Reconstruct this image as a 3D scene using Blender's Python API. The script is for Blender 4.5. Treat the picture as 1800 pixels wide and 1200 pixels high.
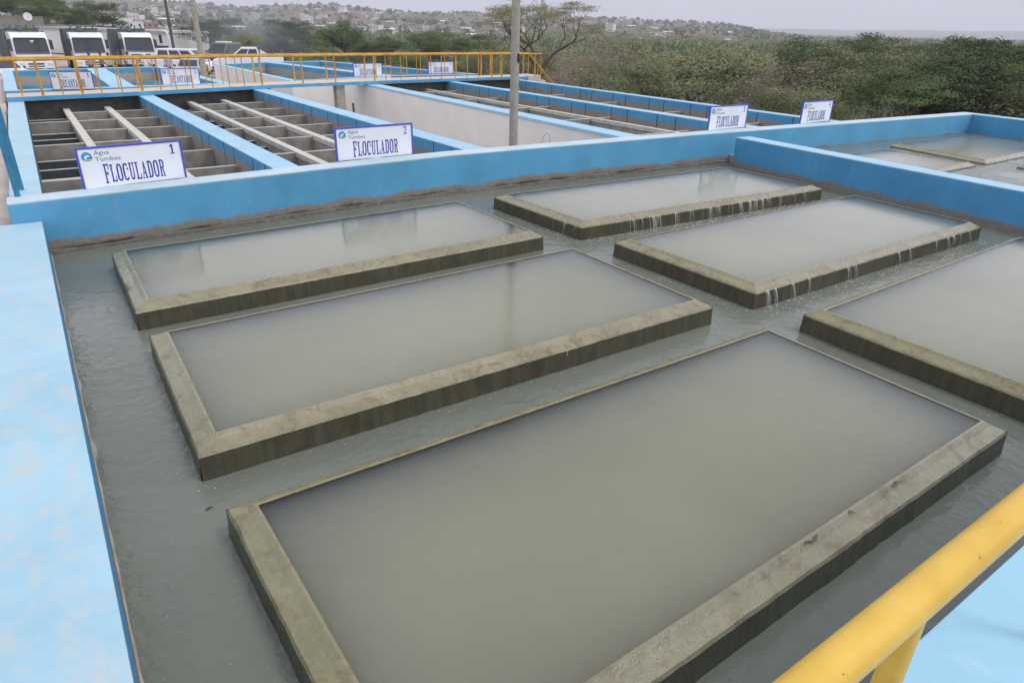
import bpy, bmesh, math, random
from mathutils import Vector, Matrix, noise
R = math.radians
random.seed(7)
for o in list(bpy.data.objects): bpy.data.objects.remove(o)
sc = bpy.context.scene
COL = sc.collection

# ------------------------------------------------------------------ camera
F, PITCH, ROLL, YAW, CH = 1171.87, .44006, .022755, -.612868, 2.6
CM = Matrix.Rotation(YAW, 3, 'Z') @ Matrix.Rotation(math.pi/2-PITCH, 3, 'X') @ Matrix.Rotation(ROLL, 3, 'Z')
cd = bpy.data.cameras.new('camera'); cam = bpy.data.objects.new('camera', cd); COL.objects.link(cam)
cam.matrix_world = Matrix.Translation((0, 0, CH)) @ CM.to_4x4()
cd.sensor_width = 36; cd.lens = F/1800*36; cd.clip_start = .05; cd.clip_end = 30000
sc.camera = cam
def ray(px, py): return CM @ Vector(((px-900)/F, -(py-600)/F, -1))
def at(px, py, z):                      # where the sight line through a pixel meets height z
    d = ray(px, py); t = (z-CH)/d.z
    return Vector((d.x*t, d.y*t, z))
def far(px, dist, z=0):                 # ground-plan position in the direction of a column, near the horizon
    d = ray(px, 50); h = Vector((d.x, d.y, 0)).normalized()*dist
    return Vector((h.x, h.y, z))
def azel(px, py):
    d = ray(px, py); return math.atan2(d.x, d.y), d.z/math.hypot(d.x, d.y)

# ------------------------------------------------------------------ helpers
class MB:
    def __init__(s): s.v = []; s.f = []; s.m = []; s.sm = []
    def add(s, vs, fs, m=0, smooth=False):
        n = len(s.v); s.v += [tuple(v) for v in vs]
        for f in fs: s.f.append([n+i for i in f]); s.m.append(m); s.sm.append(smooth)
    def quad(s, a, b, c, d, m=0): s.add([a, b, c, d], [(0, 1, 2, 3)], m)
    def hexa(s, lo, hi, m=0):           # four bottom corners, four top corners, counter-clockwise
        s.add(list(lo)+list(hi), [(3, 2, 1, 0), (4, 5, 6, 7), (0, 1, 5, 4), (1, 2, 6, 5), (2, 3, 7, 6), (3, 0, 4, 7)], m)
    def box(s, x0, x1, y0, y1, z0, z1, m=0):
        s.hexa([(x0, y0, z0), (x1, y0, z0), (x1, y1, z0), (x0, y1, z0)], [(x0, y0, z1), (x1, y0, z1), (x1, y1, z1), (x0, y1, z1)], m)
    def prism(s, poly, z0, z1, m=0, mtop=None):
        n = len(poly); a = sum(poly[i][0]*poly[(i+1) % n][1]-poly[(i+1) % n][0]*poly[i][1] for i in range(n))
        if a < 0: poly = poly[::-1]
        vs = [(p[0], p[1], z0) for p in poly]+[(p[0], p[1], z1) for p in poly]
        s.add(vs, [tuple(range(n-1, -1, -1))]+[(i, (i+1) % n, n+(i+1) % n, n+i) for i in range(n)], m)
        s.add(vs[n:], [tuple(range(n))], m if mtop is None else mtop)
    def ext(s, prof, y0, y1, m=0):      # x-z outline pushed along y
        n = len(prof); a = sum(prof[i][0]*prof[(i+1) % n][1]-prof[(i+1) % n][0]*prof[i][1] for i in range(n))
        if a < 0: prof = prof[::-1]
        vs = [(p[0], y0, p[1]) for p in prof]+[(p[0], y1, p[1]) for p in prof]
        s.add(vs, [tuple(range(n)), tuple(range(2*n-1, n-1, -1))]+[(i, n+i, n+(i+1) % n, (i+1) % n) for i in range(n)], m)
    def tube(s, pts, rs, n=8, m=0, caps=True, smooth=True):
        pts = [Vector(p) for p in pts]; k = len(pts)
        if not isinstance(rs, (list, tuple)): rs = [rs]*k
        vs = []; u = None
        for i, p in enumerate(pts):
            t = (pts[min(i+1, k-1)]-pts[max(i-1, 0)]).normalized()
            if u is None: u = t.orthogonal().normalized()
            else: u = (u-t*u.dot(t)).normalized()
            w = t.cross(u)
            for j in range(n):
                a = 2*math.pi*j/n; vs.append(p+(u*math.cos(a)+w*math.sin(a))*rs[i])
        fs = [(i*n+j, i*n+(j+1) % n, (i+1)*n+(j+1) % n, (i+1)*n+j) for i in range(k-1) for j in range(n)]
        s.add(vs, fs, m, smooth)
        if caps: s.add(vs[:n], [tuple(range(n-1, -1, -1))], m); s.add(vs[-n:], [tuple(range(n))], m)
    def ball(s, c, r, m=0, seg=10, ring=6, sc_=(1, 1, 1)):
        vs = []; c = Vector(c)
        for i in range(ring+1):
            th = math.pi*i/ring
            for j in range(seg):
                a = 2*math.pi*j/seg
                vs.append(c+Vector((math.sin(th)*math.cos(a)*sc_[0], math.sin(th)*math.sin(a)*sc_[1], math.cos(th)*sc_[2]))*r)
        s.add(vs, [(i*seg+j, (i+1)*seg+j, (i+1)*seg+(j+1) % seg, i*seg+(j+1) % seg) for i in range(ring) for j in range(seg)], m, True)
    def mesh(s, name, mats, bevel=0):
        me = bpy.data.meshes.new(name); me.from_pydata(s.v, [], s.f)
        for m in (mats if isinstance(mats, (list, tuple)) else [mats]): me.materials.append(m)
        me.polygons.foreach_set('material_index', s.m); me.polygons.foreach_set('use_smooth', s.sm)
        if bevel:
            bm = bmesh.new(); bm.from_mesh(me); bmesh.ops.remove_doubles(bm, verts=bm.verts, dist=1e-5)
            es = [e for e in bm.edges if len(e.link_faces) == 2 and e.calc_face_angle(0) > .5]
            bmesh.ops.bevel(bm, geom=es, offset=bevel, segments=2, affect='EDGES', profile=.6, clamp_overlap=True)
            bm.to_mesh(me); bm.free()
        me.validate(); me.update(); return me
    def build(s, name, mats, parent=None, bevel=0):
        return link(name, s.mesh(name, mats, bevel), parent)
def link(name, me, parent=None):
    o = bpy.data.objects.new(name, me); COL.objects.link(o)
    if parent is not None: o.parent = parent
    return o
def tag(o, label=None, cat=None, group=None, kind=None):
    if label: o['label'] = label
    if cat: o['category'] = cat
    if group: o['group'] = group
    if kind: o['kind'] = kind
    return o
def empty(name, loc=(0, 0, 0), rz=0, label=None, cat=None, group=None):
    o = bpy.data.objects.new(name, None); COL.objects.link(o); o.empty_display_size = .2
    o.location = loc; o.rotation_euler = (0, 0, rz); return tag(o, label, cat, group)
def kids(o): return [c for c in COL.objects if c.parent == o]
def copy_tree(o, parent=None):
    c = o.copy(); COL.objects.link(c)
    if parent is not None: c.parent = parent
    for ch in kids(o): copy_tree(ch, c)
    return c
def sstep(a, b, x):
    t = min(1, max(0, (x-a)/(b-a))); return t*t*(3-2*t)
def interp(x, pts):
    if x <= pts[0][0]: return pts[0][1]
    for (a, va), (b, vb) in zip(pts, pts[1:]):
        if x <= b: return va+(vb-va)*(x-a)/(b-a)
    return pts[-1][1]

# ------------------------------------------------------------------ materials
class NT:
    def __init__(s, name):
        s.m = bpy.data.materials.new(name); s.m.use_nodes = True; s.t = s.m.node_tree; s.n = s.t.nodes; s.b = s.n['Principled BSDF']
        s.g = s.n.new('ShaderNodeNewGeometry'); s.pos = s.g.outputs['Position']
    def lk(s, a, b): s.t.links.new(a, b)
    def inp(s, node, key, v):
        if hasattr(v, 'is_output'): s.lk(v, node.inputs[key])
        else: node.inputs[key].default_value = v
    def map(s, scale, vec=None):
        n = s.n.new('ShaderNodeMapping'); n.inputs['Scale'].default_value = scale if isinstance(scale, tuple) else (scale,)*3
        s.lk(vec or s.pos, n.inputs['Vector']); return n.outputs[0]
    def noise(s, scale, detail=4, rough=.55, vec=None, dist=0):
        n = s.n.new('ShaderNodeTexNoise'); n.inputs['Scale'].default_value = 1; n.inputs['Detail'].default_value = detail
        n.inputs['Roughness'].default_value = rough; n.inputs['Distortion'].default_value = dist
        s.lk(s.map(scale, vec), n.inputs['Vector']); return n.outputs['Fac']
    def ramp(s, v, a, b, lo=0., hi=1.):
        n = s.n.new('ShaderNodeMapRange'); s.inp(n, 'Value', v); s.inp(n, 'From Min', a); s.inp(n, 'From Max', b)
        n.inputs['To Min'].default_value = lo; n.inputs['To Max'].default_value = hi; return n.outputs[0]
    def math(s, op, a, b=0.):
        n = s.n.new('ShaderNodeMath'); n.operation = op; s.inp(n, 0, a); s.inp(n, 1, b); return n.outputs[0]
    def mix(s, f, a, b):
        n = s.n.new('ShaderNodeMix'); n.data_type = 'RGBA'; s.inp(n, 0, f)
        for i, v in ((6, a), (7, b)):
            if hasattr(v, 'is_output'): s.lk(v, n.inputs[i])
            else: n.inputs[i].default_value = (*v, 1)
        return n.outputs[2]
    def z(s):
        n = s.n.new('ShaderNodeSeparateXYZ'); s.lk(s.pos, n.inputs[0]); return n.outputs[2]
    def bump(s, h, strength=.3, dist=.01):
        n = s.n.new('ShaderNodeBump'); n.inputs['Strength'].default_value = strength; n.inputs['Distance'].default_value = dist
        s.lk(h, n.inputs['Height']); s.lk(n.outputs[0], s.b.inputs['Normal'])
    def out(s, col, rough=.7, spec=.4):
        if hasattr(col, 'is_output'): s.lk(col, s.b.inputs['Base Color'])
        else: s.b.inputs['Base Color'].default_value = (*col, 1)
        s.inp(s.b, 'Roughness', rough); s.b.inputs['Specular IOR Level'].default_value = spec
        return s.m
def plain(name, col, rough=.6, spec=.4, var=.18, scale=6, metal=0):
    n = NT(name); f = n.noise(scale, 4)
    c = n.mix(n.ramp(f, .3, .7), tuple(v*(1-var) for v in col), tuple(min(1, v*(1+var)) for v in col))
    n.b.inputs['Metallic'].default_value = metal
    return n.out(c, rough, spec)
def wall_paint(name, base, stain_z0, stain_z1, stain=(.24, .215, .18), dark=(.035, .033, .028), dark_z=None):
    n = NT(name)
    a = n.noise(1.1, 5, .6); b = n.noise((9, 9, 3), 5, .65); streak = n.noise((7, 7, .5), 4, .6)
    c = n.mix(n.ramp(a, .3, .7), tuple(v*.86 for v in base), tuple(min(1, v*1.12) for v in base))
    c = n.mix(n.ramp(streak, .58, .8, 0, .38), c, tuple(min(1, v*.6+.22) for v in base))
    c = n.mix(n.ramp(b, .66, .76, 0, .5), c, (.36, .45, .49))
    zz = n.math('ADD', n.z(), n.ramp(n.noise((1.6, 1.6, 1.6), 5, .6), .3, .7, -.05, .05))
    st = n.mix(n.ramp(n.noise(14, 4, .7), .35, .65), tuple(v*.85 for v in stain), tuple(v*1.12 for v in stain))
    c = n.mix(n.ramp(zz, stain_z0, stain_z1, 1, 0), c, st)
    if dark_z is not None: c = n.mix(n.ramp(zz, dark_z-.03, dark_z+.03, 1, 0), c, dark)
    n.bump(n.noise(30, 5, .6), .25, .01)
    return n.out(c, .62, .35)
def top_paint(name, base, worn, amount):
    n = NT(name)
    a = n.noise(1.6, 6, .62); b = n.noise(9, 5, .6)
    c = n.mix(n.ramp(a, .35, .65), tuple(v*.93 for v in base), tuple(min(1, v*1.06) for v in base))
    f = n.math('ADD', n.noise((5, 3.4, 5), 9, .76), n.ramp(b, .3, .7, -.08, .08))
    c = n.mix(n.ramp(f, .62-amount, .76-amount*.5, 0, .6), c, worn)
    c = n.mix(n.ramp(n.noise(34, 4, .6), .68, .76, 0, .5), c, (.32, .29, .24))
    n.bump(n.noise(40, 5, .6), .2, .008)
    return n.out(c, .6, .35)

BLUE = (.105, .36, .575); SKYB = (.36, .575, .71)
M = {}
M['wall_blue'] = wall_paint('painted_blue_concrete', BLUE, -.12, -.05, dark_z=-.19)
M['div_blue'] = wall_paint('painted_blue_concrete_divider', (.068, .285, .51), -.16, -.08, stain=(.22, .20, .17))
M['floc_blue'] = wall_paint('painted_blue_channel_wall', (.085, .325, .55), .22, .26, stain=(.30, .265, .22))
M['top_blue'] = top_paint('pale_blue_cap', SKYB, (.55, .57, .55), .0)
M['top_worn'] = top_paint('pale_blue_worn', (.355, .575, .68), (.58, .56, .51), .17)
M['top_pale'] = top_paint('worn_white_blue_cap', (.5, .63, .68), (.52, .49, .43), .1)
M['ledge'] = plain('ledge_concrete', (.16, .15, .13), .5, .4, .35, 12)
M['band_blue'] = plain('walkway_edge_blue', (.085, .34, .58), .55, .35, .12, 3)
M['beige'] = plain('beige_screed', (.66, .56, .46), .8, .2, .12, 3)
M['white_wall'] = plain('white_plaster', (.80, .785, .75), .8, .25, .05, 1.2)
M['white_paint'] = plain('white_board', (.84, .85, .89), .45, .4, .04, 3)
M['sign_blue'] = plain('sign_blue', (.085, .095, .50), .45, .4, .08, 8)
M['ink_blue'] = plain('ink_blue', (.055, .06, .33), .5, .3, .25, 25)
M['ink_teal'] = plain('ink_teal', (.09, .22, .33), .5, .3, .1, 25)
M['logo_blue'] = plain('logo_blue', (.08, .36, .58), .5, .3, .1, 8)
M['logo_dark'] = plain('logo_dark', (.03, .06, .18), .5, .3, .1, 8)
M['logo_green'] = plain('logo_green', (.22, .36, .12), .5, .3, .1, 8)
M['conc'] = plain('grey_concrete', (.36, .34, .30), .85, .2, .22, 5)
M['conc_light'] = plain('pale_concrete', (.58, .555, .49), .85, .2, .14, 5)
M['conc_dark'] = plain('shade_dark_concrete', (.10, .095, .085), .7, .3, .3, 6)  # dark colour carries the channel shade between baffles and under the walkway
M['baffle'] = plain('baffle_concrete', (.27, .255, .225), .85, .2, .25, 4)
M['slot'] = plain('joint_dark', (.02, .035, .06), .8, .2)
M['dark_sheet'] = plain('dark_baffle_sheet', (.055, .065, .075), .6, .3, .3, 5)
M['pole'] = plain('pole_concrete', (.36, .335, .28), .85, .2, .16, 7)
M['blue_pipe'] = plain('blue_pipe_paint', (.035, .20, .33), .45, .4, .2, 9)
M['black'] = plain('black_rubber', (.015, .015, .016), .75, .3)
M['dark'] = plain('dark_grey_steel', (.05, .052, .055), .5, .4)
M['steel'] = plain('grey_green_steel', (.13, .15, .145), .5, .4, .25, 4)
M['chrome'] = plain('bright_metal', (.55, .55, .56), .25, .5, .05, 4, .8)
M['carwhite'] = plain('white_car_paint', (.76, .77, .80), .22, .5, .03, 2)
M['carsilver'] = plain('silver_car_paint', (.45, .47, .52), .25, .5, .05, 2)
M['carolive'] = plain('olive_car_paint', (.10, .13, .10), .3, .5, .05, 2)
M['carglass'] = plain('car_glass', (.03, .036, .042), .08, .6, .1, 3)
M['lamp'] = plain('lamp_glass', (.62, .63, .66), .15, .5, .05)
M['red'] = plain('red_lens', (.35, .03, .03), .3, .4)
M['grey_wall'] = plain('grey_block_wall', (.24, .225, .195), .9, .15, .2, 1.2)
M['tin'] = plain('tin_roof', (.42, .42, .42), .5, .3, .15, 1)
M['bark'] = plain('bark', (.115, .095, .078), .9, .15, .35, 9)
M['drybark'] = plain('dry_grey_bark', (.29, .25, .22), .9, .15, .3, 9)
M['skin'] = plain('skin', (.27, .15, .10), .6, .3, .05)

n = NT('yellow_pipe_paint')
c = n.mix(n.ramp(n.noise(7, 5, .6), .35, .65), (.66, .40, .042), (.75, .49, .08))
c = n.mix(n.ramp(n.noise(16, 5, .7), .68, .74, 0, .55), c, (.66, .50, .22))
c = n.mix(n.ramp(n.noise(70, 3, .5), .73, .76, 0, .8), c, (.13, .075, .03))
n.bump(n.noise(60, 4, .6), .12, .003)
M['yellow'] = n.out(c, .36, .45)
n = NT('far_yellow_paint')
c = n.mix(n.ramp(n.noise((5, 5, 2.2), 4, .6), .4, .62), (.60, .38, .05), (.50, .22, .035))
M['yellow_far'] = n.out(c, .5, .4)

def cap_mat(name, base, spot, wet):
    n = NT(name); n.b.inputs['Coat Weight'].default_value = .35; n.b.inputs['Coat Roughness'].default_value = .1
    a = n.noise(3.2, 6, .62); b = n.noise(22, 5, .6); d = n.noise((6, 6, 6), 7, .72, dist=.6)
    c = n.mix(n.ramp(a, .3, .7), tuple(v*.82 for v in base), tuple(v*1.18 for v in base))
    c = n.mix(n.ramp(b, .4, .7, 0, .35), c, tuple(v*.6 for v in base))
    c = n.mix(n.ramp(d, .52, .62, 0, .6), c, spot)
    n.bump(n.math('ADD', n.noise(60, 4, .6), n.math('MULTIPLY', b, .6)), .38, .012)
    return n.out(c, n.ramp(n.noise(18, 3, .6), .35, .65, wet, wet+.22), .5)
M['cap_olive'] = cap_mat('wet_algae_concrete', (.24, .222, .11), (.14, .085, .03), .2)
M['cap_tan'] = cap_mat('wet_tan_concrete', (.265, .238, .142), (.15, .092, .036), .15)
n = NT('dark_wet_side')
s_ = n.noise((16, 16, 1.4), 5, .65); a = n.noise(4, 5, .6)
c = n.mix(n.ramp(s_, .35, .7), (.062, .059, .037), (.105, .098, .062))
c = n.mix(n.ramp(a, .5, .72, 0, .6), c, (.045, .03, .016))
n.bump(n.noise((30, 30, 8), 4, .6), .5, .01)
M['side_wet'] = n.out(c, .38, .4)

def water_mat(name, col, rip, rough, sss=None, scale=(9, 9, 9), strength=.2):
    n = NT(name)
    f = n.noise(.45, 4, .6)
    c = n.mix(n.ramp(f, .3, .7), tuple(v*.9 for v in col), tuple(v*1.1 for v in col))
    h = n.noise(scale, 3, .55, dist=.4)
    h2 = n.math('ADD', n.math('MULTIPLY', h, .6), n.math('MULTIPLY', n.noise(tuple(s*2.6 for s in scale), 3, .6, dist=.3), .4))
    if not sss: h2 = n.math('MULTIPLY', h2, n.ramp(n.noise(.55, 4, .6), .35, .62, .25, 1.5))
    n.bump(h2, strength, rip)
    if sss:
        n.b.subsurface_method = 'RANDOM_WALK'; n.b.inputs['Subsurface Weight'].default_value = 1
        n.b.inputs['Subsurface Radius'].default_value = sss[0]; n.b.inputs['Subsurface Scale'].default_value = sss[1]
        n.b.inputs['Subsurface Anisotropy'].default_value = 0
    n.b.inputs['IOR'].default_value = 1.33
    return n.out(c, rough, .5)
M['basin_water'] = water_mat('turbid_basin_water', (.27, .264, .182), .012, .05, ((1, .90, .74), 6.0), (6, 6, 6), .29)
M['channel_water'] = water_mat('grey_channel_water', (.165, .178, .144), .03, .05, None, (5, 5, 5), .6)
M['floc_water'] = water_mat('dark_channel_water', (.05, .055, .05), .01, .08, None, (5, 5, 5), .2)
n = NT('falling_water'); n.b.inputs['Alpha'].default_value = .42
M['stream'] = n.out((.78, .79, .78), .15, .5)
M['foam'] = plain('foam_bubbles', (.55, .55, .50), .35, .5, .05)

def leaf_mat(name, cols, trans=.25):
    n = NT(name)
    at_ = n.n.new('ShaderNodeAttribute'); at_.attribute_name = 'tint'
    oi = n.n.new('ShaderNodeObjectInfo')
    c = n.mix(n.ramp(at_.outputs['Fac'], 0, 1), cols[0], cols[1])
    c = n.mix(n.ramp(oi.outputs['Random'], .0, 1, 0, .6), c, cols[2])
    hv = n.n.new('ShaderNodeHueSaturation'); n.lk(n.ramp(n.math('FRACT', n.math('MULTIPLY', oi.outputs['Random'], 7.31)), 0, 1, .95, 2.0), hv.inputs['Value']); n.lk(c, hv.inputs['Color']); c = hv.outputs[0]
    n.b.inputs['Subsurface Weight'].default_value = 0
    n.out(c, .65, .2)
    tr = n.n.new('ShaderNodeBsdfTranslucent'); mx = n.n.new('ShaderNodeMixShader'); mx.inputs[0].default_value = trans
    n.lk(c, tr.inputs[0]); n.lk(n.b.outputs[0], mx.inputs[1]); n.lk(tr.outputs[0], mx.inputs[2])
    n.lk(mx.outputs[0], n.n['Material Output'].inputs['Surface']); return n.m
M['lf_olive'] = leaf_mat('olive_leaves', ((.075, .088, .036), (.20, .21, .092), (.16, .15, .08)))
M['lf_dry'] = leaf_mat('dry_leaves', ((.13, .12, .075), (.25, .225, .145), (.19, .19, .105)))
M['lf_dark'] = leaf_mat('dark_green_leaves', ((.024, .046, .018), (.10, .135, .05), (.07, .085, .034)))
M['lf_green'] = leaf_mat('green_leaves', ((.065, .085, .038), (.185, .195, .092), (.15, .14, .08)))
M['lf_pale'] = leaf_mat('pale_acacia_leaves', ((.13, .135, .065), (.22, .21, .12), (.17, .15, .09)))
M['lf_banana'] = leaf_mat('banana_leaves', ((.09, .13, .06), (.30, .36, .22), (.18, .22, .12)))
M['lf_grey'] = leaf_mat('grey_green_scrub', ((.06, .072, .035), (.14, .14, .08), (.10, .10, .06)))

# ------------------------------------------------------------------ world and sun
SUN = Vector((.42, -.60, 1.15)).normalized()
w = bpy.data.worlds.new('World'); sc.world = w; w.use_nodes = True
wn, wl = w.node_tree.nodes, w.node_tree.links
bg = wn['Background']; sky = wn.new('ShaderNodeTexSky'); sky.sky_type = 'NISHITA'; sky.sun_disc = False
sky.sun_elevation = math.asin(SUN.z); sky.sun_rotation = math.atan2(SUN.x, SUN.y)
sky.air_density = 1.0; sky.dust_density = 4.0; sky.ozone_density = 1.0; sky.altitude = 30
hs = wn.new('ShaderNodeHueSaturation'); hs.inputs['Saturation'].default_value = .22
wl.new(sky.outputs[0], hs.inputs['Color'])
# thin overcast: broad soft cloud over the clear-sky colour
tc = wn.new('ShaderNodeTexCoord'); mp = wn.new('ShaderNodeMapping'); mp.inputs['Scale'].default_value = (1, 1, 2.2)
nz = wn.new('ShaderNodeTexNoise'); nz.inputs['Scale'].default_value = 2.3; nz.inputs['Detail'].default_value = 5; nz.inputs['Roughness'].default_value = .5
wl.new(tc.outputs['Generated'], mp.inputs['Vector']); wl.new(mp.outputs[0], nz.inputs['Vector'])
mr = wn.new('ShaderNodeMapRange'); mr.inputs['From Min'].default_value = .3; mr.inputs['From Max'].default_value = .7
mr.inputs['To Min'].default_value = .82; mr.inputs['To Max'].default_value = 1.22
wl.new(nz.outputs['Fac'], mr.inputs['Value'])
mu = wn.new('ShaderNodeVectorMath'); mu.operation = 'SCALE'; wl.new(mr.outputs[0], mu.inputs['Scale'])
ad = wn.new('ShaderNodeMix'); ad.data_type = 'RGBA'; ad.inputs[0].default_value = .72
ad.inputs[7].default_value = (6.6, 6.75, 7.9, 1)
sx = wn.new('ShaderNodeSeparateXYZ'); wl.new(tc.outputs['Generated'], sx.inputs[0])
mz = wn.new('ShaderNodeFloatCurve'); cv = mz.mapping.curves[0]
for k, (px_, py_) in enumerate(((0, .5), (.05, .52), (.22, .78), (.5, .68), (1, .55))):
    if k == 0: cv.points[0].location = (px_, py_)
    elif px_ == 1: cv.points[len(cv.points)-1].location = (px_, py_)
    else: cv.points.new(px_, py_)
mz.mapping.update(); wl.new(sx.outputs[2], mz.inputs['Value'])
md = wn.new('ShaderNodeMath'); md.operation = 'MULTIPLY'; md.inputs[1].default_value = 2.0; wl.new(mz.outputs[0], md.inputs[0])
m2 = wn.new('ShaderNodeVectorMath'); m2.operation = 'SCALE'; wl.new(ad.outputs[2], m2.inputs[0]); wl.new(md.outputs[0], m2.inputs['Scale'])
wl.new(hs.outputs[0], ad.inputs[6]); wl.new(m2.outputs[0], mu.inputs[0]); wl.new(mu.outputs[0], bg.inputs['Color'])
bg.inputs['Strength'].default_value = .10
sl = bpy.data.lights.new('sun', 'SUN'); sl.energy = .8; sl.angle = R(14); sl.color = (1, .96, .90)
so = bpy.data.objects.new('sun', sl); COL.objects.link(so); so.rotation_euler = SUN.to_track_quat('Z', 'Y').to_euler(); so.location = SUN*60
sc.view_settings.view_transform = 'Standard'; sc.view_settings.look = 'None'; sc.view_settings.exposure = .28; sc.view_settings.gamma = 1

# ------------------------------------------------------------------ terrain
SKYLINE = sorted([(*azel(*p),) for p in [(-400, 4), (0, 2), (150, 3), (350, 9), (420, 15), (500, 12), (580, 11), (650, 18), (720, 23), (850, 26), (1000, 32), (1100, 37), (1200, 39), (1262, 43), (1290, 49), (1350, 60), (1450, 72), (2300, 95)]])
FARLINE = sorted([(*azel(*p),) for p in [(-400, 22), (900, 44), (1280, 50), (1400, 51), (1500, 53.5), (1600, 53), (1700, 55), (1800, 55), (2300, 66)]])
AZ_L, AZ_R = azel(-500, 30)[0], azel(2400, 80)[0]
def ground_z(x, y):
    r = math.hypot(x, y); az = math.atan2(x, y)
    ylim = 78 if x > 14 else 78+min(60, (14-x)*5)
    t = sstep(0, 16, max(x-25 if y < 45 else x-31, y-ylim, 0))
    if y < -25 or x < -60: t = max(t, sstep(0, 30, max(-25-y, -60-x)))
    z = -1.65*(1-t)-5.2*t
    z += -1.0*sstep(60, 300, r)
    fade = sstep(AZ_L-.35, AZ_L, az)*(1-sstep(AZ_R, AZ_R+.35, az))
    e = interp(az, SKYLINE); D = 1500
    zr = max(-6, CH+D*e)
    h = (zr+6.2)*sstep(400, D, r)*(1-.35*sstep(D, 2600, r))
    hn = noise.noise((x/170, y/170, 0))*5.5+noise.noise((x/60, y/60, 3))*2.2
    h += hn*sstep(420, 700, r)*(1-sstep(D*.85, D, r)*.8)*min(1, max(0, (zr+6)/25))
    e2 = interp(az, FARLINE); z2 = CH+4500*e2
    h2 = (z2+6.2+noise.noise((x/900, y/900, 7))*7)*sstep(3000, 4500, r)*(1-.6*sstep(4500, 6500, r))
    return z+max(h, h2)*fade
rs = [0, 4, 8, 13, 18, 23, 28, 33, 38, 43, 48, 54, 60, 66, 72, 80, 90, 105, 125, 150, 180, 220, 270, 330]+[400+i*50 for i in range(28)]+[1800, 1950, 2150, 2400, 2700, 3000, 3300, 3600, 3900, 4200, 4400, 4500, 4600, 4800, 5200, 5800, 6600, 7500, 8600]
NA = 420; vs = []; fs = []
azs = []
for i in range(NA):
    u = i/NA
    azs.append(AZ_L-.2+(AZ_R-AZ_L+.4)*(u/.8) if u < .8 else AZ_R+.2+(2*math.pi-(AZ_R-AZ_L+.4))*((u-.8)/.2))
for r in rs:
    for a in azs:
        x, y = r*math.sin(a), r*math.cos(a); vs.append((x, y, ground_z(x, y)))
for i in range(len(rs)-1):
    for j in range(NA): fs.append((i*NA+j, (i+1)*NA+j, (i+1)*NA+(j+1) % NA, i*NA+(j+1) % NA))
g = MB(); g.add(vs, [f[::-1] for f in fs], 0, True)
n = NT('dry_ground')
big = n.noise(.006, 7, .65); mid = n.noise(.03, 6, .65); sm = n.noise(.8, 6, .6)
c = n.mix(n.ramp(sm, .35, .65), (.17, .145, .105), (.25, .21, .15))
c = n.mix(n.ramp(mid, .38, .56, 0, .85), c, (.105, .105, .062))
c = n.mix(n.ramp(big, .58, .68, 0, .6), c, (.32, .27, .20))
g.build('ground', n.out(c, .95, .1)); tag(COL.objects['ground'], kind='structure')

# yard of pale concrete for the parked vehicles, and the walk beside the tanks
b = MB(); b.prism([(-45, -12), (-.47, -12), (-.47, 27), (-.3, 41), (10, 45), (31, 50), (31, 76), (14, 78), (-4, 130), (-45, 120)], -1.9, -1.55)
b.build('yard', plain('yard_concrete', (.42, .38, .33), .9, .15, .15, .7)); tag(COL.objects['yard'], kind='structure')
b = MB(); b.prism([(16.5, 48), (30.5, 50), (30.5, 75.5), (17, 77)], -1.7, -1.08); b.build('pavement', plain('raised_concrete_parking', (.44, .40, .36), .9, .15, .15, .7), bevel=.02); tag(COL.objects['pavement'], kind='structure')
b = MB(); b.prism([(-4.5, -3), (-1.45, -3), (-1.45, 9), (-.50, 9), (-.50, 40), (-4.5, 40)], -1.5, .1)
b.build('path', plain('pinkish_screed', (.52, .44, .39), .85, .15, .12, 1.4), bevel=.02); tag(COL.objects['path'], kind='structure')

# ------------------------------------------------------------------ the collection tank
T = .46; WZ = -.25
front = [Vector((-.75, at(15, 359, T).y-.02, T))]+[at(*p, T) for p in [(15, 359), (266, 331), (560, 298), (800, 272.5), (1025, 253.5), (1250, 235), (1500, 216.5), (1710, 201)]]
front[0] = Vector((front[1].x-.02, front[1].y, T))
TH = .42
back = [p+Vector((0, TH, 0)) for p in front]
back[-1].x += .4; 
cap = MB(); body = MB()
lead = Vector((front[-1].x+.42, front[-1].y+.02, T))
poly = [(p.x, p.y) for p in front]+[(lead.x, lead.y)]+[(lead.x, lead.y+TH)]+[(p.x, p.y) for p in reversed(back[:-1])]
root = empty('tank_wall', front[0]*1, 0, 'long blue concrete wall with pale top carrying the four large numbered signs', 'wall')
def world_part(mb, name, mats, root, bevel=0):
    o = mb.build(name, mats, root, bevel); o.matrix_parent_inverse = Matrix.Translation(-root.location) if root.rotation_euler.z == 0 else root.matrix_world.inverted(); return o
body.prism(poly, -1.2, T-.02); world_part(body, 'wall_body', M['wall_blue'], root, .012)
cap.prism([(p[0], p[1]) for p in poly], T-.02, T+.004); 
world_part(cap, 'wall_top', M['top_pale'], root, .006)
# broken waterline ledge at the foot of the wall
lg = MB(); last = None
segs = []
for a, bb in zip(front[1:-1], front[2:]):
    k = max(2, int((bb-a).length/.18))
    for i in range(k): segs.append(a.lerp(bb, i/k))
prev = None
for i, p in enumerate(segs):
    w_ = .035+.05*max(0, noise.noise((p.x*1.3, 2, 0))+.35)+.02*random.random(); h_ = WZ+.03+.05*max(0, noise.noise((p.x*1.1, 9, 1))+.3)
    if prev is not None:
        q, w0, h0 = prev
        lg.hexa([(q.x, q.y-w0, -.5), (p.x, p.y-w_, -.5), (p.x, p.y+.05, -.5), (q.x, q.y+.05, -.5)], [(q.x, q.y-w0*.7, h0), (p.x, p.y-w_*.7, h_), (p.x, p.y+.05, h_+.02), (q.x, q.y+.05, h0+.02)])
    prev = (p, w_, h_)
world_part(lg, 'foot_ledge', M['ledge'], root)

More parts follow.
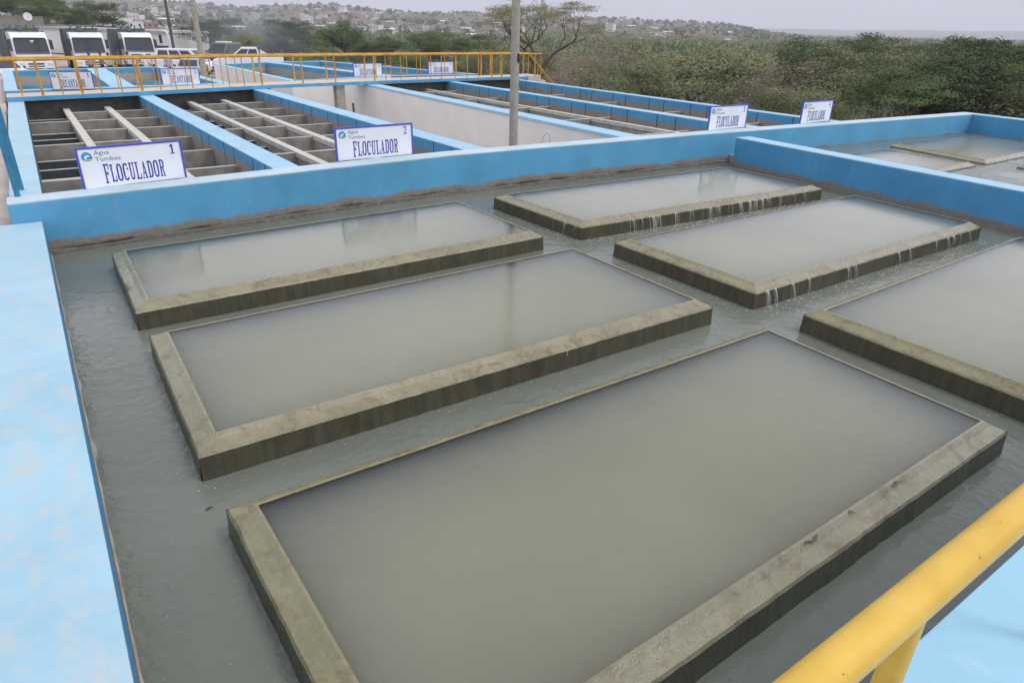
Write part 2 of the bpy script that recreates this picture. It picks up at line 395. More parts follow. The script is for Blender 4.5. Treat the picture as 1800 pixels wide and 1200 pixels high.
# left parapet
e = [at(75, 385, .2), at(110, 600, .2), at(225, 1200, .2)]
xin = -.17; yend = front[1].y+.03
root = empty('parapet', (-.6, 5, -1), 0, 'wide low pale blue parapet with worn beige patches along the left side', 'wall')
b = MB(); b.box(-1.42, xin, -1.6, yend-.035, -1.2, .19); world_part(b, 'parapet_body', M['div_blue'], root, .015)
b = MB(); b.box(-1.43, xin+.004, -1.6, yend-.037, .19, .206); world_part(b, 'parapet_top', M['top_worn'], root, .008)
# chipped mortar line at the foot of the parapet
b = MB(); pv_ = None
for i in range(420):
    y0 = .2+i*.0242; w_ = .010+.010*noise.noise((y0*2.3, 1, 0))+.006*random.random()+(.022*max(0, noise.noise((y0*1.7, 5, 2))-.35)*4); h_ = WZ+.03+.02*noise.noise((y0*3, 8, 0))
    if pv_: b.hexa([(xin-.01, pv_[0], -.4), (xin+pv_[1], pv_[0], -.4), (xin+w_, y0, -.4), (xin-.01, y0, -.4)], [(xin-.01, pv_[0], pv_[2]), (xin+pv_[1]*.8, pv_[0], pv_[2]), (xin+w_*.8, y0, h_), (xin-.01, y0, h_)])
    pv_ = (y0, w_, h_)
world_part(b, 'mortar_line', M['conc'], root)

# near platform the camera stands on, with its yellow handrail
PZ, PY = 1.0, at(1610, 1133, 1.0).y
root = empty('platform', (3, -.5, -1), 0, 'light blue platform edge below the yellow handrail in the lower right corner', 'platform')
b = MB(); b.box(.55, 15, -2.4, PY, -1.2, PZ-.02); world_part(b, 'platform_body', M['div_blue'], root, .012)
b = MB(); b.box(.54, 15, -2.4, PY+.004, PZ-.02, PZ); world_part(b, 'platform_top', top_paint('platform_top_blue', (.32, .575, .71), (.46, .64, .73), .05), root, .006)
k_ = .72
rp0 = Vector((0, 0, CH))+ray(1395, 1180)*k_; rp1 = Vector((0, 0, CH))+ray(1600, 1022)*k_
RY = .238; RZ = CH-.634
pa, pb = None, None
def on_y(px, py, y): d = ray(px, py); t = y/d.y; return Vector((d.x*t, y, CH+d.z*t))
RY = .225; RZ = 1.934
root = empty('handrail', (1.5, RY, PZ), 0, 'thick yellow pipe handrail on the platform in the lower right corner', 'railing')
b = MB(); b.tube([(.42, RY, RZ), (1.2, RY, RZ), (3, RY, RZ), (7, RY, RZ)], .0262, 28); world_part(b, 'top_rail', M['yellow'], root)
xs_post = on_y(1576, 1150, RY).x
for xx in (xs_post, xs_post+1.3, xs_post+2.6, xs_post+3.9):
    b = MB(); b.tube([(xx, RY, PZ), (xx, RY, RZ-.012)], .018, 16); b.tube([(xx, RY, PZ), (xx, RY, PZ+.008)], .06, 16)
    world_part(b, 'post', M['yellow'], root)

# divider and far right wall
DT = .41
d0 = at(1294, 241.7, DT); d1 = at(1800, 337, DT); dd = (d1-d0).normalized(); d1 = d0+dd*9.8
nrm = Vector((-dd.y, dd.x, 0)); nrm = nrm if nrm.x > 0 else -nrm; nrm = nrm*.44
root = empty('divider_wall', d0*1, 0, 'blue divider wall with pale top running between the two basin compartments', 'wall')
pl = [(d0.x, d0.y), (d1.x, d1.y), (d1.x+nrm.x, d1.y+nrm.y), (d0.x+nrm.x, d0.y+nrm.y)]
b = MB(); b.prism(pl, -1.2, DT-.02); world_part(b, 'wall_body', M['div_blue'], root, .012)
b = MB(); b.prism(pl, DT-.02, DT+.003); world_part(b, 'wall_top', M['top_blue'], root, .006)
c0 = front[-1]; c1 = at(1800, 211.5, T); cdir = (c1-c0).normalized(); c1 = c0+cdir*11
root = empty('end_wall', c0*1, 0, 'blue end wall at the far right corner of the basins in front of the trees', 'wall')
pl = [(c0.x, c0.y-.004), (c1.x, c1.y), (c1.x+.42, c1.y), (c0.x+.42, c0.y-.004)]
b = MB(); b.prism(pl, -1.2, T-.02); world_part(b, 'wall_body', M['div_blue'], root, .012)
b = MB(); b.prism(pl, T-.02, T+.002); world_part(b, 'wall_top', M['top_blue'], root, .006)

# channel water, left compartment and right compartment (fuller)
b = MB(); b.prism([(-.4, .2), (15, .2), (d0.x+.2, d0.y), (d0.x+.46, d0.y+.02), (d0.x+.46, 11.3), (-.4, 11.1)], -.6, WZ)
b.build('water', M['channel_water']); tag(COL.objects['water'], kind='structure')
WR = -.085
b = MB(); b.prism([(d1.x+.1, d1.y), (c1.x+.2, c1.y), (c0.x+.2, c0.y+.2), (d0.x+.5, d0.y+.9), (d0.x+.5, d0.y)], -.6, WR)
ow = b.build('water', M['channel_water']); tag(ow, kind='structure')
b = MB(); b.box(d0.x+.36, d0.x+.50, d0.y-.1, d0.y+.8, -.6, WR+.012); o = b.build('weir', M['conc'], None, .01); tag(o, 'low grey concrete sill between the end of the divider wall and the long wall', 'sill')
# ------------------------------------------------------------------ settling basins
BROOT = []
def basin(name, label, inner, wz, caps=('cap_olive', 'cap_tan', 'cap_tan', 'cap_olive'), offs=(.15, .145, .13, .14), drop=.055, deep=-2.6):
    # inner = crest corners back-left, front-left, front-right, back-right
    pts = [Vector((p[0], p[1], 0)) for p in inner]
    cen = sum(pts, Vector())/4
    root = empty(name, (cen.x, cen.y, deep), 0, label, 'basin', 'settling basins in the tank')
    sides = [(0, 1, offs[0]), (1, 2, offs[1]), (2, 3, offs[2]), (3, 0, offs[3])]
    # outer corners by offsetting the four edge lines
    lines = []
    for a, bb, o_ in sides:
        d = (pts[bb]-pts[a]).normalized(); nn = Vector((d.y, -d.x, 0))
        if nn.dot(cen-pts[a]) > 0: nn = -nn
        lines.append((pts[a]+nn*o_, d, nn))
    def isect(l0, l1):
        p, d, _ = l0; q, e_, _ = l1
        den = d.x*e_.y-d.y*e_.x; t = ((q.x-p.x)*e_.y-(q.y-p.y)*e_.x)/den
        return p+d*t
    outer = [isect(lines[3], lines[0]), isect(lines[0], lines[1]), isect(lines[1], lines[2]), isect(lines[2], lines[3])]
    def offs_quad(dv):
        ls = [(pts[a]+l_[2]*dv, l_[1], l_[2]) for (a, bb, o_), l_ in zip(sides, lines)]
        return [isect(ls[3], ls[0]), isect(ls[0], ls[1]), isect(ls[1], ls[2]), isect(ls[2], ls[3])]
    qin = offs_quad(-.006); qmid = offs_quad(.012)
    cm = MB(); sm_ = MB()
    seed = hash(label) % 97
    def jit(p, s, f=5): return s*noise.noise((p.x*f, p.y*f, seed))
    for si, (a, bb, o_) in enumerate(sides):
        L = (pts[bb]-pts[a]).length; k = int(L/.06)
        A = pts[a]; B = pts[bb]; OA = outer[a]; OB = outer[bb]; nn = lines[si][2]
        rows = []
        for i in range(k+1):
            t = i/k; c_ = A.lerp(B, t); o2 = OA.lerp(OB, t)
            endf = min(1, min(t, 1-t)*k/2)
            j1 = (jit(o2, .004, 2.5)+jit(o2, .005, 23))*endf; j2 = jit(o2, .003, 9)*endf
            chip = .028*max(0, noise.noise((o2.x*3.1, o2.y*3.1, seed+5))-.42)*endf*2.2
            cin = qin[a].lerp(qin[bb], t); cmid = qmid[a].lerp(qmid[bb], t)
            rows.append([Vector((cin.x, cin.y, -.02)), Vector((cin.x, cin.y, .006)), Vector((cmid.x, cmid.y, .007)),
                         c_.lerp(o2, .35)+Vector((0, 0, -drop*.34+jit(o2, .004, 13))), c_.lerp(o2, .7)+Vector((0, 0, -drop*.69+jit(o2, .004, 17))),
                         o2+nn*(j1*.5-.012-chip)+Vector((0, 0, -drop+.004+j2-chip*.3)), o2+nn*(j1-chip*.7)+Vector((0, 0, -drop-.014+j2-chip*.8)),
                         o2+nn*(j1*1.0+.003)+Vector((0, 0, -.16)), o2+nn*(.012+j1*1.3)+Vector((0, 0, wz-.02)), o2+nn*.02+Vector((0, 0, deep))])
        mi = si
        for i in range(k):
            r0, r1 = rows[i], rows[i+1]
            for q in range(6):
                cm.add([r0[q], r0[q+1], r1[q+1], r1[q]], [(3, 2, 1, 0)], mi, q >= 2)
            for q in range(6, 9):
                sm_.add([r0[q], r0[q+1], r1[q+1], r1[q]], [(3, 2, 1, 0)], 0, True)
        sm_.add([pts[a]+Vector((0, 0, -.02)), pts[a]+Vector((0, 0, deep)), pts[bb]+Vector((0, 0, deep)), pts[bb]+Vector((0, 0, -.02))], [(0, 1, 2, 3)])
    world_part(cm, 'rim', [M[x] for x in caps], root); world_part(sm_, 'wall', M['side_wet'], root)
    ib = MB(); q = [p+(cen-p).normalized()*-.004 for p in pts]
    ib.prism([(p.x, p.y) for p in q], deep+.02, 0)
    ob = ib.build('water', M['basin_water']); tag(ob, kind='structure')
    BROOT.append(root); return outer
def cr(*pp): return [tuple(at(*p, 0)[:2]) for p in pp]
B = {}
B[1] = basin('settling_basin', 'overflowing concrete basin nearest the FLOCULADOR 1 sign against the long blue wall', cr((220, 441), (261.7, 527.5), (931.7, 406.7), (802.5, 355)), WZ)
B[2] = basin('settling_basin', 'overflowing concrete basin in the left row that mirrors the grey pole across its middle', cr((295, 584), (379, 761.7), (1221.7, 527.5), (1007.5, 438)), WZ)
b3 = cr((451.7, 888), (600, 1150), (1350, 581), (1726, 741)); p1 = at(1100, 1154, 0)
f0 = Vector((b3[3][0], b3[3][1], 0)); dirf = (p1-f0).normalized()
la = Vector((b3[0][0], b3[0][1], 0)); lb = Vector((b3[1][0], b3[1][1], 0)); dl = (lb-la).normalized()
den = dl.x*dirf.y-dl.y*dirf.x; t = ((f0.x-la.x)*dirf.y-(f0.y-la.y)*dirf.x)/den; FLc = la+dl*t
B[3] = basin('settling_basin', 'largest overflowing basin in the foreground with brown stained rim', [b3[0], (FLc.x, FLc.y), b3[3], b3[2]], WZ)
b4 = cr((890, 342.5), (1025, 387.5), (1427, 326)); B[4] = basin('settling_basin', 'concrete basin behind the others with many white water threads falling from its front', b4+[(b4[2][0]+.03, b4[2][1]+2.02)], WZ)
B[5] = basin('settling_basin', 'concrete basin beside the divider wall with a chipped front corner and splashing edge', cr((1108, 421), (1326.7, 497), (1704, 391), (1502, 344)), WZ)
b6 = cr((1450, 546), (1800, 675), (1795, 417.7)); l0 = Vector((*b6[0], 0)); l1 = Vector((*b6[1], 0)); ld = (l1-l0).normalized(); fl = l0+ld*1.98
B[6] = basin('settling_basin', 'concrete basin at the right edge of the photo cut by the frame', [b6[0], (fl.x, fl.y), (11.4, fl.y+.02), (b6[2][0], b6[2][1])], WZ)
# broken seams on the front rim of the foreground basin
fa, fb = Vector((B[3][1].x, B[3][1].y+.15, 0)), Vector((B[3][2].x, B[3][2].y+.15, 0))
for px, py, wd_ in ((1423, 947, .06), (1570, 848, .05), (1490, 898, .02)):
    p = at(px, py, .0); b = MB(); pr_ = None
    for i in range(7):
        u = i/6; xx = p.x-wd_+2*wd_*u; yy = p.y-.02-.012*math.sin(u*9+px); th = .003+.007*math.sin(math.pi*u)*random.uniform(.5, 1)
        cur = ((xx, yy-th, .0085-.05*th), (xx, yy+th, .0105))
        if pr_: b.quad(pr_[0], cur[0], cur[1], pr_[1])
        pr_ = cur
    world_part(b, 'chip', M['side_wet'], BROOT[2])
# the right compartment
ZO = -.05
a0 = at(1563, 256, ZO); a1 = at(1737, 287.5, ZO); a2 = at(1800, 275, ZO); ax = (a2-a1).normalized()
B[7] = basin('settling_basin', 'flat looking basin in the far right compartment below the end wall corner', [(a0.x+.17, a0.y-.15), (a1.x+.15, a1.y+.17), (a1.x+ax.x*4.4, a1.y+ax.y*4.4+.17), (a0.x+4.4, a0.y-.15)], WR)
e1 = at(1717, 290, ZO)
B[8] = basin('settling_basin', 'flat looking basin just beyond the pale top of the divider wall', [(e1.x-3.5, e1.y+2.15), (e1.x-3.5, e1.y+.15), (e1.x-.15, e1.y+.15), (e1.x-.15, e1.y+2.1)], WR)
h1 = at(1787, 293, ZO)
B[9] = basin('settling_basin', 'basin corner peeping in at the right edge beyond the divider wall', [(h1.x+.15, h1.y-.15), (h1.x+.15, h1.y-2.1), (h1.x+4.6, h1.y-2.1), (h1.x+4.6, h1.y-.15)], WR)

# falling water threads, splashes and foam
def streams(edge_a, edge_b, spots, label, z0=-.06, z1=WZ):
    m = MB(); A = edge_a; Bv = edge_b; d = (Bv-A).normalized(); nn = Vector((d.y, -d.x, 0))
    if nn.y > 0 and abs(nn.y) > abs(nn.x): nn = -nn
    L = (Bv-A).length
    for t, wdt, cnt in spots:
        for j in range(int(cnt*1.8)):
            s = t*L+random.gauss(0, wdt); 
            if not 0 < s < L: continue
            p = A+d*s; hw = random.uniform(.001, .0034); th = random.uniform(.03, .09); dr = random.uniform(-.02, .02)
            k = 7; pr = None; part = 1 if random.random() < .6 else random.uniform(.3, .8)
            for i in range(k+1):
                u = i/k*part; zz = z0+.006+(z1-z0-.006)*u*u if i else z0+.01
                q = p+nn*(th*u+.004)+d*(dr*u); q.z = zz
                hh = hw*(1.3-.6*u)*(1+.4*random.random())
                cur = (q-d*hh, q+d*hh)
                if pr: m.quad(pr[0], pr[1], cur[1], cur[0])
                pr = cur
    o = m.build('falling_water', M['stream']); tag(o, label, 'water', kind='stuff')
def V0(v): return Vector((v.x, v.y, 0))
sp = [(u, .03, c) for u, c in ((.17, 3), (.2, 2), (.245, 9), (.27, 4), (.335, 7), (.39, 3), (.47, 9), (.5, 6), (.56, 3), (.6, 6), (.64, 9), (.67, 8), (.70, 9), (.73, 5), (.78, 4), (.84, 2), (.9, 2))]
streams(V0(B[4][1]), V0(B[4][2]), sp, 'white threads of water falling from the front of the rearmost right basin')
streams(V0(B[4][0]), V0(B[4][1]), [(.85, .02, 3), (.72, .02, 1), (.95, .01, 1)], 'few water threads falling from the left end of the rearmost right basin')
sp = [(.035, .02, 6), (.06, .02, 5), (.12, .015, 4), (.18, .01, 3), (.33, .02, 5), (.36, .02, 4), (.55, .02, 3), (.6, .02, 3), (.74, .02, 3), (.8, .015, 4), (.83, .012, 5), (.87, .02, 2), (.92, .02, 3)]
streams(V0(B[5][1]), V0(B[5][2]), sp, 'water threads falling from the front of the basin beside the divider')
streams(V0(B[7][1]), V0(B[7][2]), [(i/12+.03, .02, 3) for i in range(12)], 'short water threads at the front of the far compartment basin', -.06, WR)
streams(V0(B[2][1]), V0(B[2][2]), [(.61, .008, 1)], 'small spout of water at the notch of the middle left basin')
fm = MB()
def fleck(p, r):
    k = random.choice((4, 5, 6)); a0 = random.random()*6; el = random.uniform(.3, 1)
    ring = [(p.x+r*math.cos(a0+6.283*i/k)*random.uniform(.6, 1.2), p.y+r*el*math.sin(a0+6.283*i/k)*random.uniform(.6, 1.2), p.z+.001) for i in range(k)]
    fm.add(ring+[(p.x, p.y, p.z+r*.4+.002)], [(i, (i+1) % k, k) for i in range(k)], 0, True)
def foam_edge(a, b_, n_, spread, out, z, rmax=.02, cl=1.0):
    d = (b_-a).normalized(); nn = Vector((d.y, -d.x, 0))*out; L = (b_-a).length
    for _ in range(n_):
        s = random.random()*L
        if random.random() < cl and noise.noise((s*1.4, a.x, a.y)) < -.05: continue
        p = a+d*s+nn*(.03+abs(random.gauss(0, spread))); p.z = z
        fleck(p, random.uniform(.2, 1)**2*rmax*.55)
foam_edge(V0(B[4][1]), V0(B[4][2]), 900, .13, 1, WZ, .026, .3); foam_edge(V0(B[4][0]), V0(B[4][1]), 330, .12, 1, WZ, .02, .6)
foam_edge(V0(B[5][1]), V0(B[5][2]), 1000, .14, 1, WZ, .024, .3); foam_edge(V0(B[5][0]), V0(B[5][1]), 260, .10, 1, WZ, .018, .8)
foam_edge(V0(B[6][0]), V0(B[6][1]), 30, .1, 1, WZ, .014)
foam_edge(V0(B[1][1]), V0(B[1][2]), 60, .05, 1, WZ, .014); foam_edge(V0(B[2][1]), V0(B[2][2]), 260, .09, 1, WZ, .013, .8)
foam_edge(V0(B[3][0]), V0(B[3][1]), 70, .12, 1, WZ, .010, .6); foam_edge(V0(B[2][0]), V0(B[2][1]), 30, .12, 1, WZ, .011, .6)
foam_edge(V0(B[3][1]), V0(B[3][2]), 40, .09, 1, WZ, .008, .6)
for a, bb in zip(front[1:6], front[2:7]): foam_edge(Vector((bb.x, bb.y-.08, 0)), Vector((a.x, a.y-.08, 0)), 40, .05, -1, WZ, .014)
for _ in range(45):
    p = Vector((random.uniform(-.1, .4), random.uniform(1.2, 9.6), WZ)); fleck(p, random.uniform(.002, .006))
o = fm.build('foam', M['foam']); tag(o, 'white foam flecks and bubbles floating along the basin edges', 'foam', kind='stuff')
# small twig on the water left of the foreground basin
b = MB(); p = at(367, 893, WZ+.006); b.tube([p+Vector((-.022, -.006, 0)), p+Vector((0, .002, .004)), p+Vector((.026, .006, 0))], [.003, .006, .002], 6)
o = b.build('twig', M['dark']); tag(o, 'small dark twig floating left of the foreground basin', 'twig')
# ------------------------------------------------------------------ signs
def glyph(ch):
    P = []                                        # list of polygons in a 1x1 box
    def r(x0, y0, x1, y1): P.append([(x0, y0), (x1, y0), (x1, y1), (x0, y1)])
    def ringq(a0, a1, k=18, ts=.29, tt=.10, cx=.5, cy=.5, rx=.5, ry=.5):
        pr = None
        for i in range(k+1):
            a = R(a0+(a1-a0)*i/k); c_, s_ = math.cos(a), math.sin(a); e_ = .62
            f = lambda v: math.copysign(abs(v)**e_, v)
            o_ = (cx+rx*f(c_), cy+ry*f(s_)); n_ = (cx+(rx-ts)*f(c_), cy+(ry-tt)*f(s_))
            if pr: P.append([pr[0], o_, n_, pr[1]])
            pr = (o_, n_)
    s = .27
    if ch in 'FE':
        r(.14, 0, .14+s, 1); r(.02, 0, .14, .09); r(.02, .91, .14, 1); r(.41, .91, .98, 1); r(.84, .70, .98, .91); r(.41, .46, .72, .56); r(.66, .40, .76, .62)
        if ch == 'E': r(.41, 0, .98, .09); r(.84, .09, .98, .30)
        else: r(.41, 0, .54, .09)
    elif ch == 'L': r(.14, 0, .41, 1); r(.02, .91, .14, 1); r(.41, .91, .54, 1); r(.02, 0, .14, .09); r(.41, 0, .98, .09); r(.84, .09, .98, .33)
    elif ch == 'O': ringq(0, 360, 32)
    elif ch == 'C': ringq(38, 322, 26); r(.72, .60, .99, .72)
    elif ch == 'U': r(.10, .4, .37, 1); r(.72, .4, .88, 1); ringq(180, 360, 16, .22, .11, .49, .42, .39, .42); r(0, .91, .1, 1); r(.37, .91, .46, 1); r(.6, .91, .72, 1); r(.88, .91, 1, 1)
    elif ch == 'A':
        P.append([(.10, .05), (.24, .05), (.56, 1), (.44, 1)]); P.append([(.62, .05), (.92, .05), (.60, 1), (.40, 1)]); r(.26, .28, .70, .37); r(0, 0, .34, .07); r(.54, 0, 1, .07)
    elif ch == 'D': r(.12, 0, .39, 1); r(.02, 0, .12, .09); r(.02, .91, .12, 1); ringq(-90, 90, 18, .27, .10, .39, .5, .59, .5)
    elif ch == 'R': r(.12, 0, .38, 1); r(.02, 0, .12, .09); r(.38, 0, .48, .09); r(.02, .91, .12, 1); ringq(-90, 90, 16, .25, .09, .38, .74, .56, .26); P.append([(.48, .49), (.72, .49), (.95, .06), (.70, .06)]); r(.66, 0, 1, .08)
    elif ch == 'N': r(.10, 0, .22, 1); r(.80, 0, .92, 1); P.append([(.12, 1), (.40, 1), (.92, 0), (.66, 0)]); r(0, 0, .32, .07); r(0, .93, .12, 1); r(.68, .93, 1, 1)
    elif ch == 'T': r(.36, 0, .64, 1); r(.24, 0, .36, .08); r(.64, 0, .76, .08); r(0, .91, .36, 1); r(.64, .91, 1, 1); r(0, .68, .13, .91); r(.87, .68, 1, .91)
    elif ch == '1': r(.35, 0, .68, 1); r(.1, 0, .35, .1); r(.68, 0, .92, .1); P.append([(.05, .66), (.35, .74), (.35, 1), (.22, .92)])
    return P
def lettering(word, x0, x1, z0, z1, yf, big=1.0):
    m = MB(); nl = len(word); pitch = (x1-x0)/nl; wd = pitch*.86
    for i, ch in enumerate(word):
        for k, poly in enumerate(glyph(ch)):
            zz0 = z0-(.05*(z1-z0) if i == 0 else 0); hh = (z1-z0)*(1.1 if i == 0 else 1)
            pts = [(x0+i*pitch+px*wd, zz0+pz*hh) for px, pz in poly]
            a = sum(pts[j][0]*pts[(j+1) % 4][1]-pts[(j+1) % 4][0]*pts[j][1] for j in range(4))
            if a < 0: pts = pts[::-1]
            dy = .0004*(k % 5)
            m.add([(p[0], yf-dy, p[1]) for p in pts], [(0, 1, 2, 3)])
    return m
def font_mesh(txt, size, x, z, yf, mat, sx=1.0):
    cu = bpy.data.curves.new('txt', 'FONT'); cu.body = txt; cu.size = size; cu.resolution_u = 3
    to = bpy.data.objects.new('txt', cu); COL.objects.link(to)
    dg = bpy.context.evaluated_depsgraph_get(); me = bpy.data.meshes.new_from_object(to.evaluated_get(dg))
    bpy.data.objects.remove(to); bpy.data.curves.remove(cu)
    for v in me.vertices: v.co = Vector((x+v.co.x*sx, yf, z+v.co.y))
    me.materials.clear(); me.materials.append(mat); return me
def make_sign(word, num, loc, rz, wdt, hgt, label, group):
    root = empty('sign_board', loc, rz, label, 'sign', group)
    b = MB(); b.box(-wdt/2, wdt/2, -.012, .012, 0, hgt); b.build('board', M['white_paint'], root, .003)
    bw = .024*wdt/1.4; yf = -.0155
    b = MB(); b.box(-wdt/2-.002, wdt/2+.002, yf-.004, .014, hgt-bw, hgt+.003); b.box(-wdt/2-.003, -wdt/2+bw, yf-.0045, .0145, 0, hgt-bw); b.box(wdt/2-bw, wdt/2+.003, yf-.0045, .0145, 0, hgt-bw)
    b.build('border', M['sign_blue'], root)
    lettering(word, -wdt*.29, wdt*.30, hgt*.10, hgt*.54, -.0135).build('lettering', M['ink_blue'], root)
    lx = -wdt/2+wdt*.088; lz = hgt*.77; rr = hgt*.105
    m = MB(); pr = None
    for i in range(29):
        a = R(-25+255*i/28); ro, ri = rr*1.15, rr*(.62-.1*math.sin(a))
        cur = ((lx+ro*math.cos(a), -.0137, lz+ro*math.sin(a)), (lx+.12*rr+ri*math.cos(a), -.0137, lz-.1*rr+ri*math.sin(a)))
        if pr: m.quad(pr[0], pr[1], cur[1], cur[0], 0)
        pr = cur
    for k, (mm, z0_, xo) in enumerate(((1, -.35, .1), (0, -.66, .0), (2, -1.0, -.2))):
        pr = None
        for i in range(9):
            u = i/8; xx = lx+rr*(xo-.35+1.5*u); zz = lz+rr*(z0_+.18*math.sin(u*math.pi)); th = rr*.10*(1-abs(2*u-1)**2)+.0015
            cur = ((xx, -.0142-.0003*k, zz-th), (xx, -.0142-.0003*k, zz+th))
            if pr: m.quad(pr[0], cur[0], cur[1], pr[1], mm)
            pr = cur
    m.build('logo', [M['logo_blue'], M['logo_dark'], M['logo_green']], root)
    link('small_text', font_mesh('Agua', hgt*.155, -wdt/2+wdt*.155, hgt*.80, -.0138, M['ink_teal'], 1.12), root)
    link('small_text', font_mesh('Tumbes', hgt*.155, -wdt/2+wdt*.155, hgt*.64, -.0138, M['ink_teal'], 1.18), root)
    if num == '1':
        m = MB()
        for k, poly in enumerate(glyph('1')):
            m.add([(wdt*.375+p[0]*hgt*.13, -.0136-.0004*k, hgt*.66+p[1]*hgt*.25) for p in poly], [(0, 1, 2, 3)])
        m.build('number', M['ink_blue'], root)
    else: link('number', font_mesh(num, hgt*.36, wdt*.37, hgt*.67, -.0138, M['sign_blue'], .85), root)
    return root
SG = 'white signs with blue border numbered along the walls'
for num, pa, pb_, pt, lab in (('1', (148, 333), (328, 312), (318, 247), 'large white FLOCULADOR sign number 1 at the left end of the long blue wall'),
                     ('2', (592, 284), (726, 271), (724, 215), 'white FLOCULADOR sign number 2 on the long blue wall left of the grey pole'),
                     ('3', (1243, 229.5), (1309, 224), (1310, 184), 'white FLOCULADOR sign number 3 above the end of the divider wall'),
                     ('4', (1405, 218), (1457, 213), (1461, 179), 'white FLOCULADOR sign number 4 in front of the dry bushes')):
    a = at(*pa, T); c_ = at(*pb_, T); mid = (a+c_)/2; ang = math.atan2(c_.y-a.y, c_.x-a.x)
    make_sign('FLOCULADOR', num, (mid.x, mid.y, T+.004), ang, (c_-a).length, .545, lab, SG)

# ------------------------------------------------------------------ flocculator channels
def wallstrip(p0, p1, wd, z0, z1, inset=0):     # from (x,y) to (x,y), wd to the right (+x)
    return [(p0[0]+inset, p0[1]), (p0[0]+wd-inset, p0[1]), (p1[0]+wd-inset, p1[1]), (p1[0]+inset, p1[1])]
def yfront(x):
    for a, b_ in zip(front, front[1:]):
        if a.x <= x <= b_.x: return a.y+(b_.y-a.y)*(x-a.x)/(b_.x-a.x)
    return front[-1].y
wk = [at(*p, .59) for p in [(13, 171), (240, 161), (480, 149), (720, 140), (929, 134)]]
def ywalk(x): return interp(x, [(p.x, p.y) for p in wk])
SC = (CH-T)/(CH-.41)
def flocc(label, walls, lanes, rows, left_sparse, wz):
    root = empty('flocculator', (walls[0][0], walls[0][2], -1), 0, label, 'water channel', 'flocculator channels behind the long wall')
    for (xn, xf, yn, yf, wd, topm) in walls:
        pl = wallstrip((xn, yn), (xf, yf), wd, 0, 0)
        b = MB(); b.prism(pl, -1.3, T-.02)
        y = yn+.5; alt = 0                        # dark joint slots on both faces
        while y < yf-.3:
            x = xn+(xf-xn)*(y-yn)/(yf-yn)
            b.box(x-.004, x+.012, y, y+.022, -.3, T-.024, 1); b.box(x+wd-.012, x+wd+.004, y, y+.022, -.3, T-.024, 1)
            y += (.72, 1.25)[alt]; alt = 1-alt
        o = world_part(b, 'side_wall', [M['floc_blue'], M['slot']], root)
        b = MB(); b.prism(pl, T-.02, T+.001); world_part(b, 'wall_top', topm, root, .006)
    for (x0, x1, kind, seedy, yn, yf) in lanes:
        if kind == 'beam':
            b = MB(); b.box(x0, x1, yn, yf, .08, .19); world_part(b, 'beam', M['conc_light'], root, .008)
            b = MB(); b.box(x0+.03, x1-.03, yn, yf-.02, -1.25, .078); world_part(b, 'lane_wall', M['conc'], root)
        else:
            y = yf-1.0; i = 0
            while y > yn+.2:
                hi = (i % 2 == 0) if kind == 'dense' else (i % 4 == 2)
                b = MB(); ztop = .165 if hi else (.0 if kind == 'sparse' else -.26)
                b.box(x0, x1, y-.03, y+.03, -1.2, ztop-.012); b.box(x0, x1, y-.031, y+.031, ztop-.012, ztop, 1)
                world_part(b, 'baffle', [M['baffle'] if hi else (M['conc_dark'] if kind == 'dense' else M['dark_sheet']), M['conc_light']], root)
                y -= rows/2; i += 1
    for (a, b_) in zip(walls[:-1], walls[1:]):
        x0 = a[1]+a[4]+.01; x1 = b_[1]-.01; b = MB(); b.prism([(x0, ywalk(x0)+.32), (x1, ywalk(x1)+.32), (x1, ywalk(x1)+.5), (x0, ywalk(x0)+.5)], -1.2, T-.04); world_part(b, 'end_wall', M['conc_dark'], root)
    return root
def lanes_for(xs, dense, yn, yf):
    out = []
    for i, (a, b_) in enumerate(zip(xs[:-1], xs[1:])):
        out.append((a[1], b_[0], 'sparse' if i == 0 and not dense else 'dense', 0, yn, yf))
    for a in xs[1:-1]: out.append((a[0], a[1], 'beam', 0, yn, yf))
    return out
yb = lambda x: yfront(x)+TH+.002
W0 = (-.45, -.38, yb(-.3), ywalk(-.3)+.6, .36, M['top_worn'])
W1 = (3.06, 2.92, yb(3.2), ywalk(3.2)+.6, .42, M['top_blue'])
W2 = (6.72, 6.62, yb(7), ywalk(7)+.6, .48, M['top_blue'])
W3 = (10.72, 11.20, yb(11), ywalk(11)+.6, .50, M['top_blue'])
W4 = (14.72, 15.0, yb(15), ywalk(15)+.6, .36, M['top_blue'])
W5 = (17.95, 18.5, yb(18), ywalk(18.5)+.6, .36, M['top_blue'])
yn, yf = yb(1.5)+.02, ywalk(1.5)+.3
r1 = flocc('pair of baffled channels behind FLOCULADOR signs 1 and 2 with two pale beams each', [W0, W1, W2],
      lanes_for([(0, -.07), (.86, 1.02), (1.92, 2.09), (3.0, 0)], False, yn, yf)+lanes_for([(0, 3.42), (4.36, 4.52), (5.44, 5.62), (6.70, 0)], False, yb(5)+.02, ywalk(5)+.3), 2.0, 1, -.9)
r2 = flocc('pair of baffled channels behind the grey pole with blue walls and thin pale beams', [W3, W4, W5],
      lanes_for([(0, 11.3), (12.4, 12.54), (13.92, 14.06), (14.9, 0)], True, yb(13)+.02, ywalk(13)+.3)+lanes_for([(0, 15.2), (15.9, 16.0), (16.95, 17.09), (18.2, 0)], True, yb(17)+.02, ywalk(17)+.3), 3.2, 1, -.9)
for xa, xb in ((-.2, 6.8), (11.45, 18.3)):
    b = MB(); b.box(xa, xb, yb(xa)-.05, ywalk(xb)+2, -1.29, -.62 if xa < 5 else -.45); o = b.build('water', M['floc_water']); tag(o, kind='structure')
